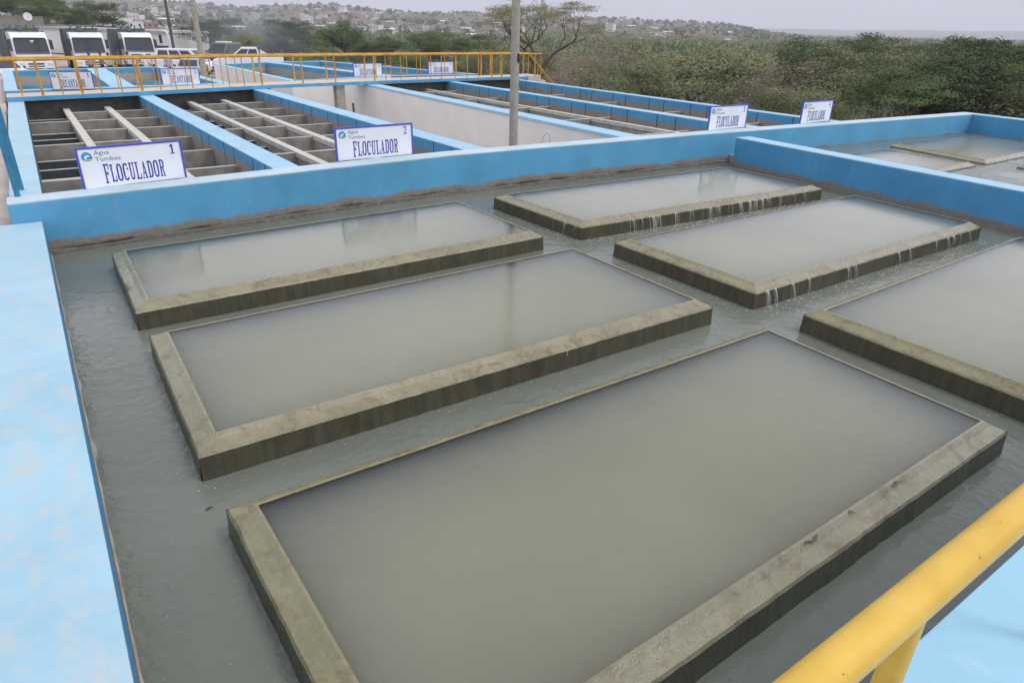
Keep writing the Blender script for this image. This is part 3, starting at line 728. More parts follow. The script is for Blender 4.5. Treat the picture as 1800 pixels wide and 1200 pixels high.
# white lined alley between the pairs
root = empty('white_wall', (10.5, 18, -1.6), 0, 'smooth white side wall of the sunken alley behind the grey pole', 'wall')
b = MB(); b.prism([(10.70, yb(10.7)), (10.719, yb(10.7)), (11.199, ywalk(11)+1.6), (11.18, ywalk(11)+1.6)], -1.6, T-.07); world_part(b, 'lining', M['white_wall'], root)
b = MB(); b.prism([(10.66, yb(10.7)), (10.70, yb(10.7)), (11.18, ywalk(11)+.5), (11.14, ywalk(11)+.5)], T-.06, T+.0015); world_part(b, 'edge_strip', M['top_blue'], root)
b = MB(); b.box(7.0, 12, 11.2, 46, -1.75, -1.5); o = b.build('alley_floor', M['beige']); tag(o, kind='structure')
# bent wire above the wall
b = MB(); p0 = at(958, 249, T); b.tube([p0+Vector((-.05, .05, -.05)), p0+Vector((.0, .05, .10)), p0+Vector((.08, .05, .16)), p0+Vector((.15, .05, .10)), p0+Vector((.17, .05, -.05))], .004, 6)
o = b.build('wire', M['dark']); tag(o, 'thin bent wire sticking up behind the long wall right of the pole', 'wire')
# ------------------------------------------------------------------ lamp poles
pb0 = on_y(905, 256, 11.86)
def pole(px_base, base, height, r0, r1, label, hole=False, m='pole'):
    root = empty('concrete_pole', base, 0, label, 'pole')
    b = MB(); b.tube([(0, 0, 0), (0, 0, height*.5), (0, 0, height)], [r0, (r0+r1)/2, r1], 20); b.build('shaft', M[m], root)
    if hole:
        b = MB(); b.box(.0, .035, -r0*.98-.004, -r0*.8, hole-.08, hole+.08); b.build('hole', M['black'], root)
    return root
pp = Vector((pb0.x+.02, 11.95, -1.5))
dmast = ray(907, 102); tt = pp.y/dmast.y; zh = CH+dmast.z*tt
pole(905, pp, 9.5, .098, .068, 'tall grey concrete pole rising behind the long blue wall near FLOCULADOR sign 2', hole=zh+1.5)
q = far(346, 47); pole(0, (q.x, q.y, -1.56), 11, .17, .12, 'grey lamp pole between the parked van and the white pickup')
q = far(299, 72); pole(0, (q.x, q.y, -1.56), 9, .13, .10, 'thin brown utility pole beside the end of the white shed', m='bark')
# blue pipe posts at the left edge
root = empty('blue_railing', (-.55, 10.9, .1), 0, 'two blue pipe posts at the left end of the long wall', 'railing')
for (bx, by), tx in (((31.5, 346), 1.5), ((38, 334), 1.5)):
    p = at(bx, by, T); b = MB(); b.tube([(p.x, p.y, T-.02 if by > 340 else T-.06), (p.x, p.y, T+1.35)], .033, 14); world_part(b, 'post', M['blue_pipe'], root)
# ------------------------------------------------------------------ walkway with the double yellow railing
root = empty('walkway', (9, 25, 0), 0, 'raised walkway with blue edge crossing the tanks under the yellow railing', 'walkway')
WD = 1.12; WT = .59
x_end = wk[-1].x
ws = [Vector((wk[0].x-.02, wk[0].y, WT))]+wk[1:]
pl = [(p.x, p.y) for p in ws]+[(p.x, p.y+WD) for p in reversed(ws)]
b = MB(); b.prism(pl, T+.006, WT-.012); world_part(b, 'slab_edge', M['band_blue'], root, .006)
b = MB(); b.prism([(x, y) for x, y in pl], WT-.012, WT); world_part(b, 'deck', M['beige'], root, .004)
pc = at(620, 155, T); b = MB(); b.box(pc.x-.17, pc.x+.17, ywalk(pc.x)+.12, ywalk(pc.x)+.46, -1.5, T+.005); world_part(b, 'pillar', M['conc'], root, .01)
pc = at(488, 160, T); b = MB(); b.box(pc.x-.06, pc.x+.06, ywalk(pc.x)+.1, ywalk(pc.x)+.22, -.6, T+.005); world_part(b, 'pillar', M['band_blue'], root)
# landing and steps at the right end
root = empty('landing', (x_end+.4, ywalk(x_end), -1.5), 0, 'small whitish landing with steps at the right end of the walkway', 'steps')
ye = ws[-1].y
b = MB(); b.box(x_end+.003, x_end+.75, ye+.05, ye+WD, -1.6, WT+.02); b.box(x_end+.753, x_end+1.05, ye+.05, ye+WD, -1.6, WT-.2); b.box(x_end+1.053, x_end+1.4, ye+.05, ye+WD, -1.6, WT-.4)
b.box(x_end+1.403, x_end+1.7, ye+.05, ye+WD, -1.6, WT-.6)
world_part(b, 'steps', M['beige'], root, .012)
RH = .93
def railing(off, label, posts_px, sloped):
    root = empty('yellow_railing', (9, 25, WT), 0, label, 'railing', 'yellow railings on the walkway')
    path = [Vector((p.x, p.y+off, WT+RH)) for p in ws]
    path[0].x -= .35
    end = path[-1]+Vector((.75, 0, 0))
    pts = path+[end]
    if sloped: pts += [end+Vector((1.75, .02, -1.6))]
    b = MB(); b.tube(pts, .034, 10); world_part(b, 'top_rail', M['yellow_far'], root)
    for px, py, rr in posts_px:
        p = at(px, py, WT); y = ywalk(p.x)+off; x = p.x
        b = MB(); b.tube([(x, y, WT), (x, y, WT+RH)], rr, 8); world_part(b, 'post', M['yellow_far'], root)
    if sloped:
        for u in (.32, .68):
            q = end.lerp(end+Vector((1.75, .02, -1.6)), u); b = MB(); b.tube([(q.x, q.y, q.z-.95), q], .018, 8); world_part(b, 'post', M['yellow_far'], root)
    p = end; b = MB(); b.tube([(p.x-.02, p.y, WT+.02), (p.x-.02, p.y, WT+RH)], .02, 8); world_part(b, 'post', M['yellow_far'], root)
fr = [(39.7, 168.5), (75.7, 167), (110.4, 165.3), (146, 165), (178.7, 162.7), (212.7, 160), (247, 158), (279, 156.6), (310, 157), (340, 155.7), (370.7, 152.6), (400, 151.3), (426, 150), (455, 148), (523, 144.6), (582, 143), (654.7, 141.3), (677, 141), (700, 139.5), (724, 138), (746, 137), (768, 137), (790, 136), (811, 135.5), (831, 135), (852, 134), (872, 134), (889, 133.5), (926, 132)]
big = {75.7, 146, 247, 455, 523, 582, 654.7, 852, 872, 926}
railing(.06, 'yellow pipe railing along the near edge of the walkway', [(x, y, .034 if x in big else .017) for x, y in fr], False)
railing(WD-.06, 'yellow pipe railing along the far edge of the walkway with sloping end rail', [(x+2, y, .030 if x in big else .016) for x, y in fr], True)

# ------------------------------------------------------------------ decanter tanks
def rim_tank(label, corners, wd, parts, cat='tank', deep=-1.4, water=-.12):
    """corners: outer near-left, near-right, far-right, far-left (x,y)"""
    root = empty('decanter_tank', (*corners[0], -1.4), 0, label, cat, 'decanter tanks beyond the walkway')
    nl, nr, fr_, fl_ = [Vector((c[0], c[1], 0)) for c in corners]
    def inset(a, b_, c_, d):   # inner quad
        cen = (a+b_+c_+d)/4; return [p+Vector((math.copysign(wd, cen.x-p.x), math.copysign(wd, cen.y-p.y), 0)) for p in (a, b_, c_, d)]
    il, ir, jr, jl = inset(nl, nr, fr_, fl_)
    for nm, q in (('near_wall', (nl, nr, ir, il)), ('right_wall', (nr, fr_, jr, ir)), ('far_wall', (fr_, fl_, jl, jr)), ('left_wall', (fl_, nl, il, jl))):
        b = MB(); b.prism([(p.x, p.y) for p in q], deep, T-.02); o = world_part(b, 'tank_wall', [M['deca'], M['white_wall']], root)
        if nm in parts:
            for poly in o.data.polygons:
                if poly.normal.x < -.7 or (poly.normal.y < -.7 and nm == 'near_wall'): poly.material_index = 1
        b = MB(); b.prism([(p.x, p.y) for p in q], T-.02, T+.002); world_part(b, 'wall_top', M['top_blue'], root)
    # collecting trough across
    for u in (.35, .62, .86):
        a = il.lerp(jl, u); c_ = ir.lerp(jr, u); b = MB(); b.box(a.x, c_.x, a.y-.05, a.y+.05, -.6, -.06); b.box(a.x, c_.x, a.y+.30, a.y+.40, -.6, -.06); world_part(b, 'trough', M['band_blue'], root)
    b = MB(); b.prism([(p.x, p.y) for p in (il, ir, jr, jl)], deep, water); o = b.build('water', M['channel_water']); tag(o, kind='structure')
    return root
M['deca'] = wall_paint('painted_blue_decanter', (.08, .32, .55), .20, .25, stain=(.40, .37, .33))
g_ = lambda px, py: tuple(at(px, py, T)[:2])
d1l, d1f = 27.35, 37.9
rim_tank('decanter basin behind DECANTADOR sign 1 with pale blue rim', [(-.46, d1l), (2.92, d1l+.3), (3.05, 39.0), (-.5, 38.0)], .36, ())
rim_tank('decanter basin behind DECANTADOR sign 2 with pale blue rim', [(2.925, d1l+.35), (6.6, d1l+.75), (6.1, 39.7), (3.055, 39.0)], .38, ())
D3L = g_(377, 113); D3N = (9.3, 28.0)
rim_tank('decanter basin behind DECANTADOR sign 3 with white outer side', [(9.0, 28.6), (14.15, 30.2), (12.35, 42.9), (8.9, 41.4)], .32, ('left_wall', 'near_wall'))
rim_tank('decanter basin behind DECANTADOR sign 4 near the trees', [(14.155, 30.25), (18.9, 30.3), (15.9, 43.7), (12.355, 43.0)], .32, ())
for num, px0, px1, py, pt, lab in (('1', 93, 167, 157, 128, 'small white DECANTADOR sign number 1 behind the yellow railing at the left'),
                        ('2', 286, 353, 148.5, 121, 'small white DECANTADOR sign number 2 in front of the parked silver car'),
                        ('3', 622, 672, 134, 110, 'small white DECANTADOR sign number 3 behind the middle of the railing'),
                        ('4', 753, 797, 129.5, 107, 'small white DECANTADOR sign number 4 left of the grey pole')):
    a = at(px0, py+.8, T); c_ = at(px1, py-.8, T); mid = (a+c_)/2
    wdt = (c_-a).length
    make_sign('DECANTADOR', num, (mid.x, mid.y, T+.004), math.atan2(c_.y-a.y, c_.x-a.x), wdt, .54, lab, SG)

# ------------------------------------------------------------------ vehicles
def wheel(root, x, y, z, r, wd, side, name='wheel'):
    b = MB(); b.tube([(x, y-wd/2, z), (x, y+wd/2, z)], r, 20, 0); o = b.build('wheel', M['black'], root)
    b = MB(); yy = y+side*wd/2; b.tube([(x, yy-side*.02, z), (x, yy+side*.012, z)], r*.58, 14); b.build('rim', M['chrome'], o)
def loft(m, rings, mi=0, smooth=False):
    k = len(rings[0])
    for r0, r1 in zip(rings, rings[1:]):
        vs = list(r0)+list(r1); m.add(vs, [(i, (i+1) % k, k+(i+1) % k, k+i) for i in range(k)], mi, smooth)
    m.add(rings[0], [tuple(range(k-1, -1, -1))], mi); m.add(rings[-1], [tuple(range(k))], mi)
def car(loc, rz, label, cat, kind, paint, group=None):
    """front towards +x, length along x"""
    S = {'sedan': dict(L=4.4, W=1.75, H=1.45, bon=.86, belt=.92, prof=[(-2.2, .35), (-2.2, .95), (-1.75, 1.0), (-1.2, .98), (.85, .95), (1.6, .88), (2.1, .72), (2.2, .5), (2.2, .28), (-2.1, .28)], cab=(-1.7, 1.15, -.95, .35)),
         'van': dict(L=4.7, W=1.8, H=1.95, bon=1.0, belt=1.08, prof=[(-2.35, .4), (-2.35, 1.1), (1.2, 1.08), (1.9, 1.0), (2.25, .82), (2.35, .55), (2.35, .3), (-2.3, .3)], cab=(-2.33, 1.75, -2.1, .75)),
         'pickup': dict(L=5.4, W=1.85, H=1.8, bon=1.08, belt=1.1, prof=[(-2.7, .5), (-2.7, 1.12), (1.1, 1.1), (2.3, 1.02), (2.66, .85), (2.7, .4), (-2.6, .42)], cab=(-.95, 1.35, -.75, .45)),
         'suv': dict(L=4.7, W=1.85, H=1.85, bon=1.08, belt=1.1, prof=[(-2.35, .5), (-2.35, 1.1), (1.0, 1.1), (2.0, 1.0), (2.3, .85), (2.35, .4), (-2.25, .42)], cab=(-2.3, 1.3, -2.1, .5))}[kind]
    root = empty({'sedan': 'parked_car', 'van': 'minivan', 'pickup': 'pickup_truck', 'suv': 'parked_car'}[kind], loc, rz, label, cat, group)
    W, H, bl = S['W'], S['H'], S['belt']; pr = S['prof']
    b = MB(); rings = []
    for y, s_, dz in ((-W/2, .93, .03), (-W/2*.94, .99, 0), (0, 1, .02), (W/2*.94, .99, 0), (W/2, .93, .03)):
        rings.append([(x*s_, y, z+(dz if z < .6 else -dz)) for x, z in pr])
    loft(b, rings[::-1] if False else rings, 0, False)
    c0, c1, c2, c3 = S['cab']                     # rear bottom, front bottom, rear top, front top
    wb, wt = W/2*.92, W/2*.76
    lo = [(c0, -wb, bl-.02), (c1, -wb, bl-.02), (c1, wb, bl-.02), (c0, wb, bl-.02)]; hi = [(c2, -wt, H-.05), (c3, -wt, H-.05), (c3, wt, H-.05), (c2, wt, H-.05)]
    b.hexa(lo, hi); b.hexa([(c2-.02, -wt-.02, H-.05), (c3+.04, -wt-.02, H-.05), (c3+.04, wt+.02, H-.05), (c2-.02, wt+.02, H-.05)], [(c2+.12, -wt+.12, H), (c3-.12, -wt+.12, H), (c3-.12, wt-.12, H), (c2+.12, wt-.12, H)])
    if kind == 'pickup':
        b.box(-2.66, -.98, -W/2+.02, -W/2+.10, 1.1, 1.16); b.box(-2.66, -.98, W/2-.10, W/2-.02, 1.1, 1.16)
        b.add([(-.98, -W/2+.1, 1.12), (-1.7, -W/2+.1, 1.16), (-.98, -W/2+.1, 1.62), (-.98, -W/2+.16, 1.12), (-1.7, -W/2+.16, 1.16), (-.98, -W/2+.16, 1.62)], [(0, 1, 2), (3, 5, 4), (1, 4, 5, 2), (0, 2, 5, 3)])
        b.add([(-.98, W/2-.1, 1.12), (-1.7, W/2-.1, 1.16), (-.98, W/2-.1, 1.62), (-.98, W/2-.16, 1.12), (-1.7, W/2-.16, 1.16), (-.98, W/2-.16, 1.62)], [(0, 2, 1), (3, 4, 5), (1, 2, 5, 4), (0, 3, 5, 2)])
    b.build('body', M[paint], root, .02)
    def face(p, q, r_, s_, u0, u1, v0, v1, out):
        P = [Vector(x) for x in (p, q, r_, s_)]
        f = lambda u, v: P[0].lerp(P[1], u).lerp(P[3].lerp(P[2], u), v)
        nn = (P[1]-P[0]).cross(P[3]-P[0]).normalized()*out
        a = [f(u0, v0), f(u1, v0), f(u1, v1), f(u0, v1)]
        return [x-nn*.02 for x in a], [x+nn*.006 for x in a]
    b = MB(); b.hexa(*face(lo[1], lo[2], hi[2], hi[1], .06, .94, .1, .93, 1)); b.build('windscreen', M['carglass'], root)
    for sd in (0, 1):
        nwin = 2 if kind in ('sedan', 'pickup') else 3
        for k in range(nwin):
            u0 = .06+k*.9/nwin; u1 = u0+.9/nwin-.04
            if sd == 0: q = face(lo[0], lo[1], hi[1], hi[0], u0, u1, .12, .9, 1)
            else: q = face(lo[2], lo[3], hi[3], hi[2], 1-u1, 1-u0, .12, .9, 1)
            b = MB(); b.hexa(*q); b.build('side_window', M['carglass'], root)
    b = MB(); b.hexa(*face(lo[3], lo[0], hi[0], hi[3], .08, .92, .15, .9, 1)); b.build('rear_window', M['carglass'], root)
    xf = S['L']/2
    b = MB(); b.box(xf-.06, xf+.012, -W*.26, W*.26, .46, .62); b.build('grille', M['dark'], root)
    b = MB(); b.box(xf-.2, xf+.03, -W*.46, W*.46, .26, .40); b.build('bumper', M['dark'], root)
    for s_ in (-1, 1):
        b = MB(); b.ball((xf-.12, s_*W*.38, .7), .14, 0, 10, 6, (.8, 1.1, .65)); b.build('headlight', M['lamp'], root)
        b = MB(); b.ball((c1-.25, s_*(W/2+.08), bl+.08), .1, 0, 8, 6, (.6, 1, .8)); b.build('mirror', M['dark'], root)
        b = MB(); b.box(-xf-.01, -xf+.06, s_*W*.4-.09, s_*W*.4+.09, .7, .95); b.build('tail_light', M['red'], root)
        for xx in (-xf*.62, xf*.62): wheel(root, xx, s_*(W/2-.1), .33, .33, .2, s_)
    return root
YD = -1.55
def veh(px, dist): q = far(px, dist); return (q.x, q.y, YD)
def view_az(px): d = ray(px, 50); return math.atan2(d.y, d.x)
car(veh(318, 67), view_az(318)+R(180+62), 'white minivan parked behind the silver car and the lamp pole', 'van', 'van', 'carwhite')
car(veh(324, 61), view_az(322)+R(180-12), 'silver car facing the camera behind DECANTADOR sign 2', 'car', 'sedan', 'carsilver')
car((*veh(429, 62)[:2], -1.08), view_az(429)+R(90), 'white pickup truck parked side on behind the yellow railing', 'pickup', 'pickup', 'carwhite')
s2 = car((*veh(386, 71)[:2], -1.08), view_az(386)+R(150), 'dark olive car with a white roof bar behind the white pickup', 'car', 'suv', 'carolive')
b = MB(); b.box(-.9, .2, -.5, .5, 1.86, 1.98); b.build('roof_bar', M['carwhite'], s2, .02)
car(veh(-14, 60), view_az(-20)+R(180+20), 'white car cut off by the left edge of the photo', 'car', 'sedan', 'carwhite')
def truck(loc, rz, label):
    root = empty('garbage_truck', loc, rz, label, 'truck', 'trucks parked in a row in front of the white shed')
    W = 2.45
    b = MB(); rings = []
    prof = [(2.1, .55), (2.1, 1.45), (1.98, 2.5), (1.72, 2.92), (1.2, 3.0), (.1, 3.0), (.1, .75), (1.0, .75), (1.15, .55)]
    for y, s_ in ((-W/2, .985), (-W/2+.06, 1), (W/2-.06, 1), (W/2, .985)): rings.append([(x*s_+.02, y, z) for x, z in prof])
    loft(b, rings); b.build('cab', M['carwhite'], root, .025)
    b = MB(); b.hexa([(2.07, -W*.475, 1.5), (2.125, -W*.475, 1.5), (2.125, W*.475, 1.5), (2.07, W*.475, 1.5)], [(1.90, -W*.45, 2.6), (2.005, -W*.45, 2.6), (2.005, W*.45, 2.6), (1.90, W*.45, 2.6)]); b.build('windscreen', M['carglass'], root, .02)
    b = MB(); b.box(1.88, 2.12, -W*.42, W*.42, 2.56, 2.63); b.build('sun_visor', M['dark'], root)
    b = MB(); b.box(2.06, 2.12, -W*.47, W*.47, 1.40, 1.485); b.build('wiper_panel', M['black'], root, .01)
    b = MB(); b.box(2.28, 2.30, -.26, .26, .42, .49); b.build('number_plate', M['white_paint'], root)
    b = MB(); b.box(2.05, 2.13, -W*.32, W*.32, 1.08, 1.24); b.box(2.05, 2.13, -W*.30, W*.30, .94, 1.03); b.build('grille', M['dark'], root)
    b = MB()
    pr_ = [(2.14, .16*math.cos(a), 1.12+.1*math.sin(a)) for a in [i*math.pi/8 for i in range(17)]]; b.tube(pr_, .018, 6); b.box(2.13, 2.15, -.07, .07, 1.10, 1.14)
    b.build('emblem', M['chrome'], root)
    b = MB(); b.box(1.95, 2.28, -W/2, W/2, .38, .88); b.build('bumper', M['carwhite'], root, .04)
    b = MB(); b.box(2.2, 2.295, -W*.22, W*.22, .66, .78); b.box(2.2, 2.295, -W*.22, W*.22, .50, .58); b.build('air_intake', M['dark'], root)
    for s_ in (-1, 1):
        b = MB(); b.box(2.1, 2.30, s_*W*.40-.2, s_*W*.40+.2, .58, .80); b.build('headlight', M['lamp'], root, .03)
        b = MB(); b.box(1.75, 1.9, s_*(W/2+.2)-.11, s_*(W/2+.2)+.11, 1.75, 2.45); b.tube([(1.8, s_*W/2, 2.5), (1.82, s_*(W/2+.2), 2.45)], .02, 6); b.build('mirror', M['dark'], root, .02)
        b = MB(); b.box(.55, 1.65, s_*(W/2+.001)-.012, s_*(W/2+.001)+.012, 1.6, 2.5); b.build('side_window', M['carglass'], root)
        b = MB(); b.box(.5, 1.0, s_*(W/2-.12)-.12, s_*(W/2-.12)+.14, .4, .7); b.build('step', M['dark'], root)
        for xx in (1.55, -3.1, -4.4): wheel(root, xx, s_*(W/2-.2), .5, .5, .32, s_)
    b = MB(); b.box(-5.6, 1.6, -.45, .45, .55, .85); b.build('chassis', M['dark'], root)
    bd = MB(); bd.ext([(-.45, .9), (-.45, 3.25), (-4.4, 3.25), (-5.6, 2.3), (-5.6, .8)], -W/2, W/2); body = bd.build('compactor_body', M['steel'], root, .03)
    for k in range(5):
        xx = -.9-k*.8
        for s_ in (-1, 1):
            b = MB(); b.box(xx-.05, xx+.05, s_*(W/2+.03)-.03, s_*(W/2+.03)+.03, .95, 3.2); b.build('rib', M['steel'], body)
    b = MB(); b.box(-.35, .0, -W/2+.2, W/2-.2, 3.02, 3.14)
    for yy in (-.9, -.3, .35, .95): b.tube([(-.3, yy, 3.2), (.35, yy*.8, 3.55)], .06, 8)
    b.box(-.45, .2, -.35, .0, 3.14, 3.5); b.tube([(.0, -W/2, 3.25), (.0, W/2, 3.3)], .05, 8); b.build('lifting_gear', M['steel'], root)
    for s_ in (-1, 1):
        b = MB(); b.tube([(.0, s_*(W/2+.12), .9), (.0, s_*(W/2+.12), 3.1)], .09, 10); b.build('exhaust_stack', M['steel'], root)
    return root
for px, dist, lab in ((38, 71, 'leftmost white garbage truck with a white sticker on its windscreen'), (143, 73, 'white garbage truck in the middle of the row of three'), (230, 76, 'rightmost white garbage truck beside the minivan')):
    t_ = truck((*veh(px, dist)[:2], YD), view_az(px)+R(180+{38: 9, 143: 6.5, 230: 11}[px]), lab)
    if 'leftmost' in lab:
        b = MB(); b.add([(2.05, .28, 2.42), (2.05, -.05, 2.42), (2.07, .11, 2.26)], [(0, 1, 2)]); 
        for i in range(3): b.v[i] = (b.v[i][0]+.012*(1 if i < 2 else .6), *b.v[i][1:])
        b.build('sticker', M['white_paint'], t_)

# ------------------------------------------------------------------ people
def person(px, dist, shirt, legs, label, head='hair', hc=(.02, .016, .012), facing=0, arm=0):
    q = far(px, dist); root = empty('person', (q.x, q.y, YD), view_az(px)+R(180)+facing, label, 'person', None)
    V = [(0, 0, .95), (0, 0, 1.15), (.01, 0, 1.38), (.01, 0, 1.50), (.02, 0, 1.62), (.01, 0, 1.70),
         (0, .19, 1.42), (.02, .25, 1.15), (.10+arm*.1, .24, .92+arm*.15), (.14+arm*.12, .235, .84+arm*.18), (0, -.19, 1.42), (.02, -.25, 1.15), (.08, -.24, .92), (.10, -.235, .84),
         (0, .10, .88), (.03, .11, .50), (0, .12, .08), (.13, .13, .04), (0, -.10, .88), (.0, -.11, .50), (-.03, -.12, .08), (.10, -.13, .04)]
    Rr = [.15, .15, .16, .065, .105, .085, .075, .05, .036, .04, .075, .05, .036, .04, .09, .065, .045, .045, .09, .065, .045, .045]
    E = [(0, 1), (1, 2), (2, 3), (3, 4), (4, 5), (2, 6), (6, 7), (7, 8), (8, 9), (2, 10), (10, 11), (11, 12), (12, 13), (0, 14), (14, 15), (15, 16), (16, 17), (0, 18), (18, 19), (19, 20), (20, 21)]
    me = bpy.data.meshes.new('body'); me.from_pydata(V, E, []); o = bpy.data.objects.new('tmp', me); COL.objects.link(o)
    o.modifiers.new('s', 'SKIN'); o.modifiers.new('u', 'SUBSURF').levels = 1
    for i, sv in enumerate(me.skin_vertices[0].data): sv.radius = (Rr[i]*(.8 if i in (0, 1, 2) else 1), Rr[i]); sv.use_root = (i == 0)
    dg = bpy.context.evaluated_depsgraph_get(); m2 = bpy.data.meshes.new_from_object(o.evaluated_get(dg)); bpy.data.objects.remove(o)
    m2.materials.clear()
    for mm in (M['skin'], plain('shirt', shirt, .8, .2, .1), plain('trousers', legs, .8, .2, .1), plain('hair', hc, .7, .3, .1), M['black']): m2.materials.append(mm)
    for p in m2.polygons:
        c_ = p.center; p.use_smooth = True
        if c_.z > 1.5: p.material_index = 0
        elif c_.z < .1: p.material_index = 4
        elif c_.z < .93 and abs(c_.y) < .21: p.material_index = 2
        elif abs(c_.y) > .2 and c_.z < 1.12: p.material_index = 0
        else: p.material_index = 1
    ob = link('body', m2, root)
    b = MB(); b.ball((.0, 0, 1.70), .118, 0, 14, 8, (1, .86, .8))
    if head != 'hair': b.tube([(.0, 0, 1.66), (.0, 0, 1.672)], .135, 14)
    b.build('helmet' if head == 'helmet' else ('cap' if head == 'cap' else 'hair'), plain('head_cover', hc, .5, .3, .05), root)
    b = MB(); b.ball((.115, 0, 1.60), .018); b.box(.095, .112, -.045, -.02, 1.63, 1.645); b.box(.095, .112, .02, .045, 1.63, 1.645); b.box(.092, .110, -.03, .03, 1.555, 1.563); b.build('face', plain('features', (.12, .06, .045), .7, .2), root)
    for s_ in (-1, 1):
        b = MB(); b.ball((.0, s_*.093, 1.615), .026, 0, 8, 5, (.8, .5, 1.2)); b.build('ear', M['skin'], root)
    return root
person(145, 64, (.35, .35, .38), (.05, .06, .1), 'person in a blue cap standing in front of the middle truck', 'cap', (.06, .07, .3))
person(165, 64.5, (.30, .17, .08), (.03, .03, .04), 'person in a brown shirt left of the middle of the group', facing=R(60))
person(179, 63, (.42, .45, .33), (.03, .03, .04), 'person in a pale green shirt in the group by the trucks', arm=1)
person(197, 64, (.30, .28, .22), (.04, .03, .03), 'person in a khaki shirt with a red cap beside the trucks', 'cap', (.3, .03, .03), facing=R(-40))
person(214, 64.5, (.55, .55, .62), (.03, .04, .08), 'person in a white shirt between two of the trucks', facing=R(30))
person(244, 62, (.72, .72, .72), (.4, .4, .42), 'person in white with a white helmet in front of the rightmost truck', 'helmet', (.8, .8, .8))
person(284, 61, (.40, .36, .52), (.05, .05, .07), 'person in a lilac shirt next to the minivan', facing=R(20))

# ------------------------------------------------------------------ yard buildings and walls
# long white shed behind the trucks
A_ = far(-40, 125); Bq = far(293, 88)
root = empty('white_shed', (Bq.x, Bq.y, YD), math.atan2(A_.y-Bq.y, A_.x-Bq.x), 'long low white shed with rounded roof end behind the garbage trucks', 'shed')
L = (A_-Bq).length
b = MB(); b.box(0, L, -5, -.15, 0, 2.75); b.build('wall', M['white_wall'], root)
b = MB(); b.ext([(-.1, 2.75), (-.1, 2.8), (.1, 3.02), (L, 3.02), (L, 2.75)], -5.2, .12); b.build('roof', M['tin'], root, .02)
b = MB(); b.tube([(.4, .2, 3.0), (-.1, .2, 2.95), (-.3, .2, 2.6), (-.32, .2, 1.9), (-.32, .2, .0)], .09, 8); b.build('drain_pipe', M['carwhite'], root)
b = MB(); b.box(.5, 2.6, -.2, -.13, 0, 1.5); b.build('doorway', M['dark'], root)
b = MB(); b.box(1.4, 1.9, -.2, -.13, 1.75, 2.6); b.build('window', M['carglass'], root)
def blockwall(px0, d0_, px1, d1_, z0, z1, label, mat='grey_wall', th=.25):
    a = far(px0, d0_); c_ = far(px1, d1_); d = (c_-a).normalized(); nn = Vector((-d.y, d.x, 0))*th
    b = MB(); b.prism([(a.x, a.y), (c_.x, c_.y), (c_.x+nn.x, c_.y+nn.y), (a.x+nn.x, a.y+nn.y)], z0, z1)
    b.prism([((a-d*.03).x-nn.x*.2, (a-d*.03).y-nn.y*.2), ((c_+d*.03).x-nn.x*.2, (c_+d*.03).y-nn.y*.2), (c_.x+nn.x*1.2, c_.y+nn.y*1.2), (a.x+nn.x*1.2, a.y+nn.y*1.2)], z1, z1+.12)
    o = b.build('block_wall', M[mat]); return tag(o, label, 'wall')
blockwall(-60, 112, 80, 112, -2, 2.45, 'tall grey concrete wall behind the shed at the far left')
blockwall(82, 113, 160, 114, -2, 1.55, 'lower grey wall right of the satellite dish')
blockwall(222, 44, 292, 46.5, -1.6, -.78, 'low white wall behind the second decanter basin', 'white_wall')
blockwall(352, 43, 377, 43.5, -1.6, -1.0, 'dark block standing in for the pickup tyre and shade beside the white side of the third decanter', 'dark')  # dark box in place of the pickup's tyre and the shade below it
q = far(54, 111.4); root = empty('satellite_dish', (q.x, q.y, 2.4), view_az(54)+R(180), 'round white satellite dish on top of the grey wall', 'dish')
b = MB()
rings = [[(.14-.14*(r_/.5)**2*-1*.6-.1, r_*math.cos(a), .15+r_*math.sin(a)) for a in [i*math.pi/10 for i in range(20)]] for r_ in (.02, .25, .48)]
for r0, r1 in zip(rings, rings[1:]): b.add(r0+r1, [(i, (i+1) % 20, 20+(i+1) % 20, 20+i) for i in range(20)], 0, True)
b.build('reflector', M['carwhite'], root); b = MB(); b.tube([(-.05, 0, -.5), (-.05, 0, .15)], .04, 8); b.tube([(.05, 0, -.2), (.45, 0, .15)], .02, 6); b.build('bracket', M['dark'], root)

# ------------------------------------------------------------------ trees and plants
class Leaves:
    def __init__(s): s.v = []; s.f = []; s.t = []
    def leaf(s, p, nrm_, l, w_, tint, dirv=None):
        u = Vector(dirv) if dirv is not None else Vector((random.gauss(0, 1), random.gauss(0, 1), random.gauss(0, .5)))
        u = u-nrm_*u.dot(nrm_)
        if u.length < 1e-4: u = nrm_.orthogonal()
        u.normalize(); v_ = nrm_.cross(u); n0 = len(s.v); p = Vector(p)
        s.v += [tuple(p-u*l*.5), tuple(p+v_*w_*.5-u*l*.05), tuple(p+u*l*.5), tuple(p-v_*w_*.5-u*l*.05)]
        s.f.append((n0, n0+1, n0+2, n0+3)); s.t.append(tint)
    def mesh(s, name, mat):
        me = bpy.data.meshes.new(name); me.from_pydata(s.v, [], s.f); me.materials.append(mat)
        at_ = me.attributes.new('tint', 'FLOAT', 'FACE'); at_.data.foreach_set('value', s.t); me.update(); return me
def rnd_dir(up=.5):
    v_ = Vector((random.gauss(0, 1), random.gauss(0, 1), random.gauss(up, .7))); return v_.normalized()
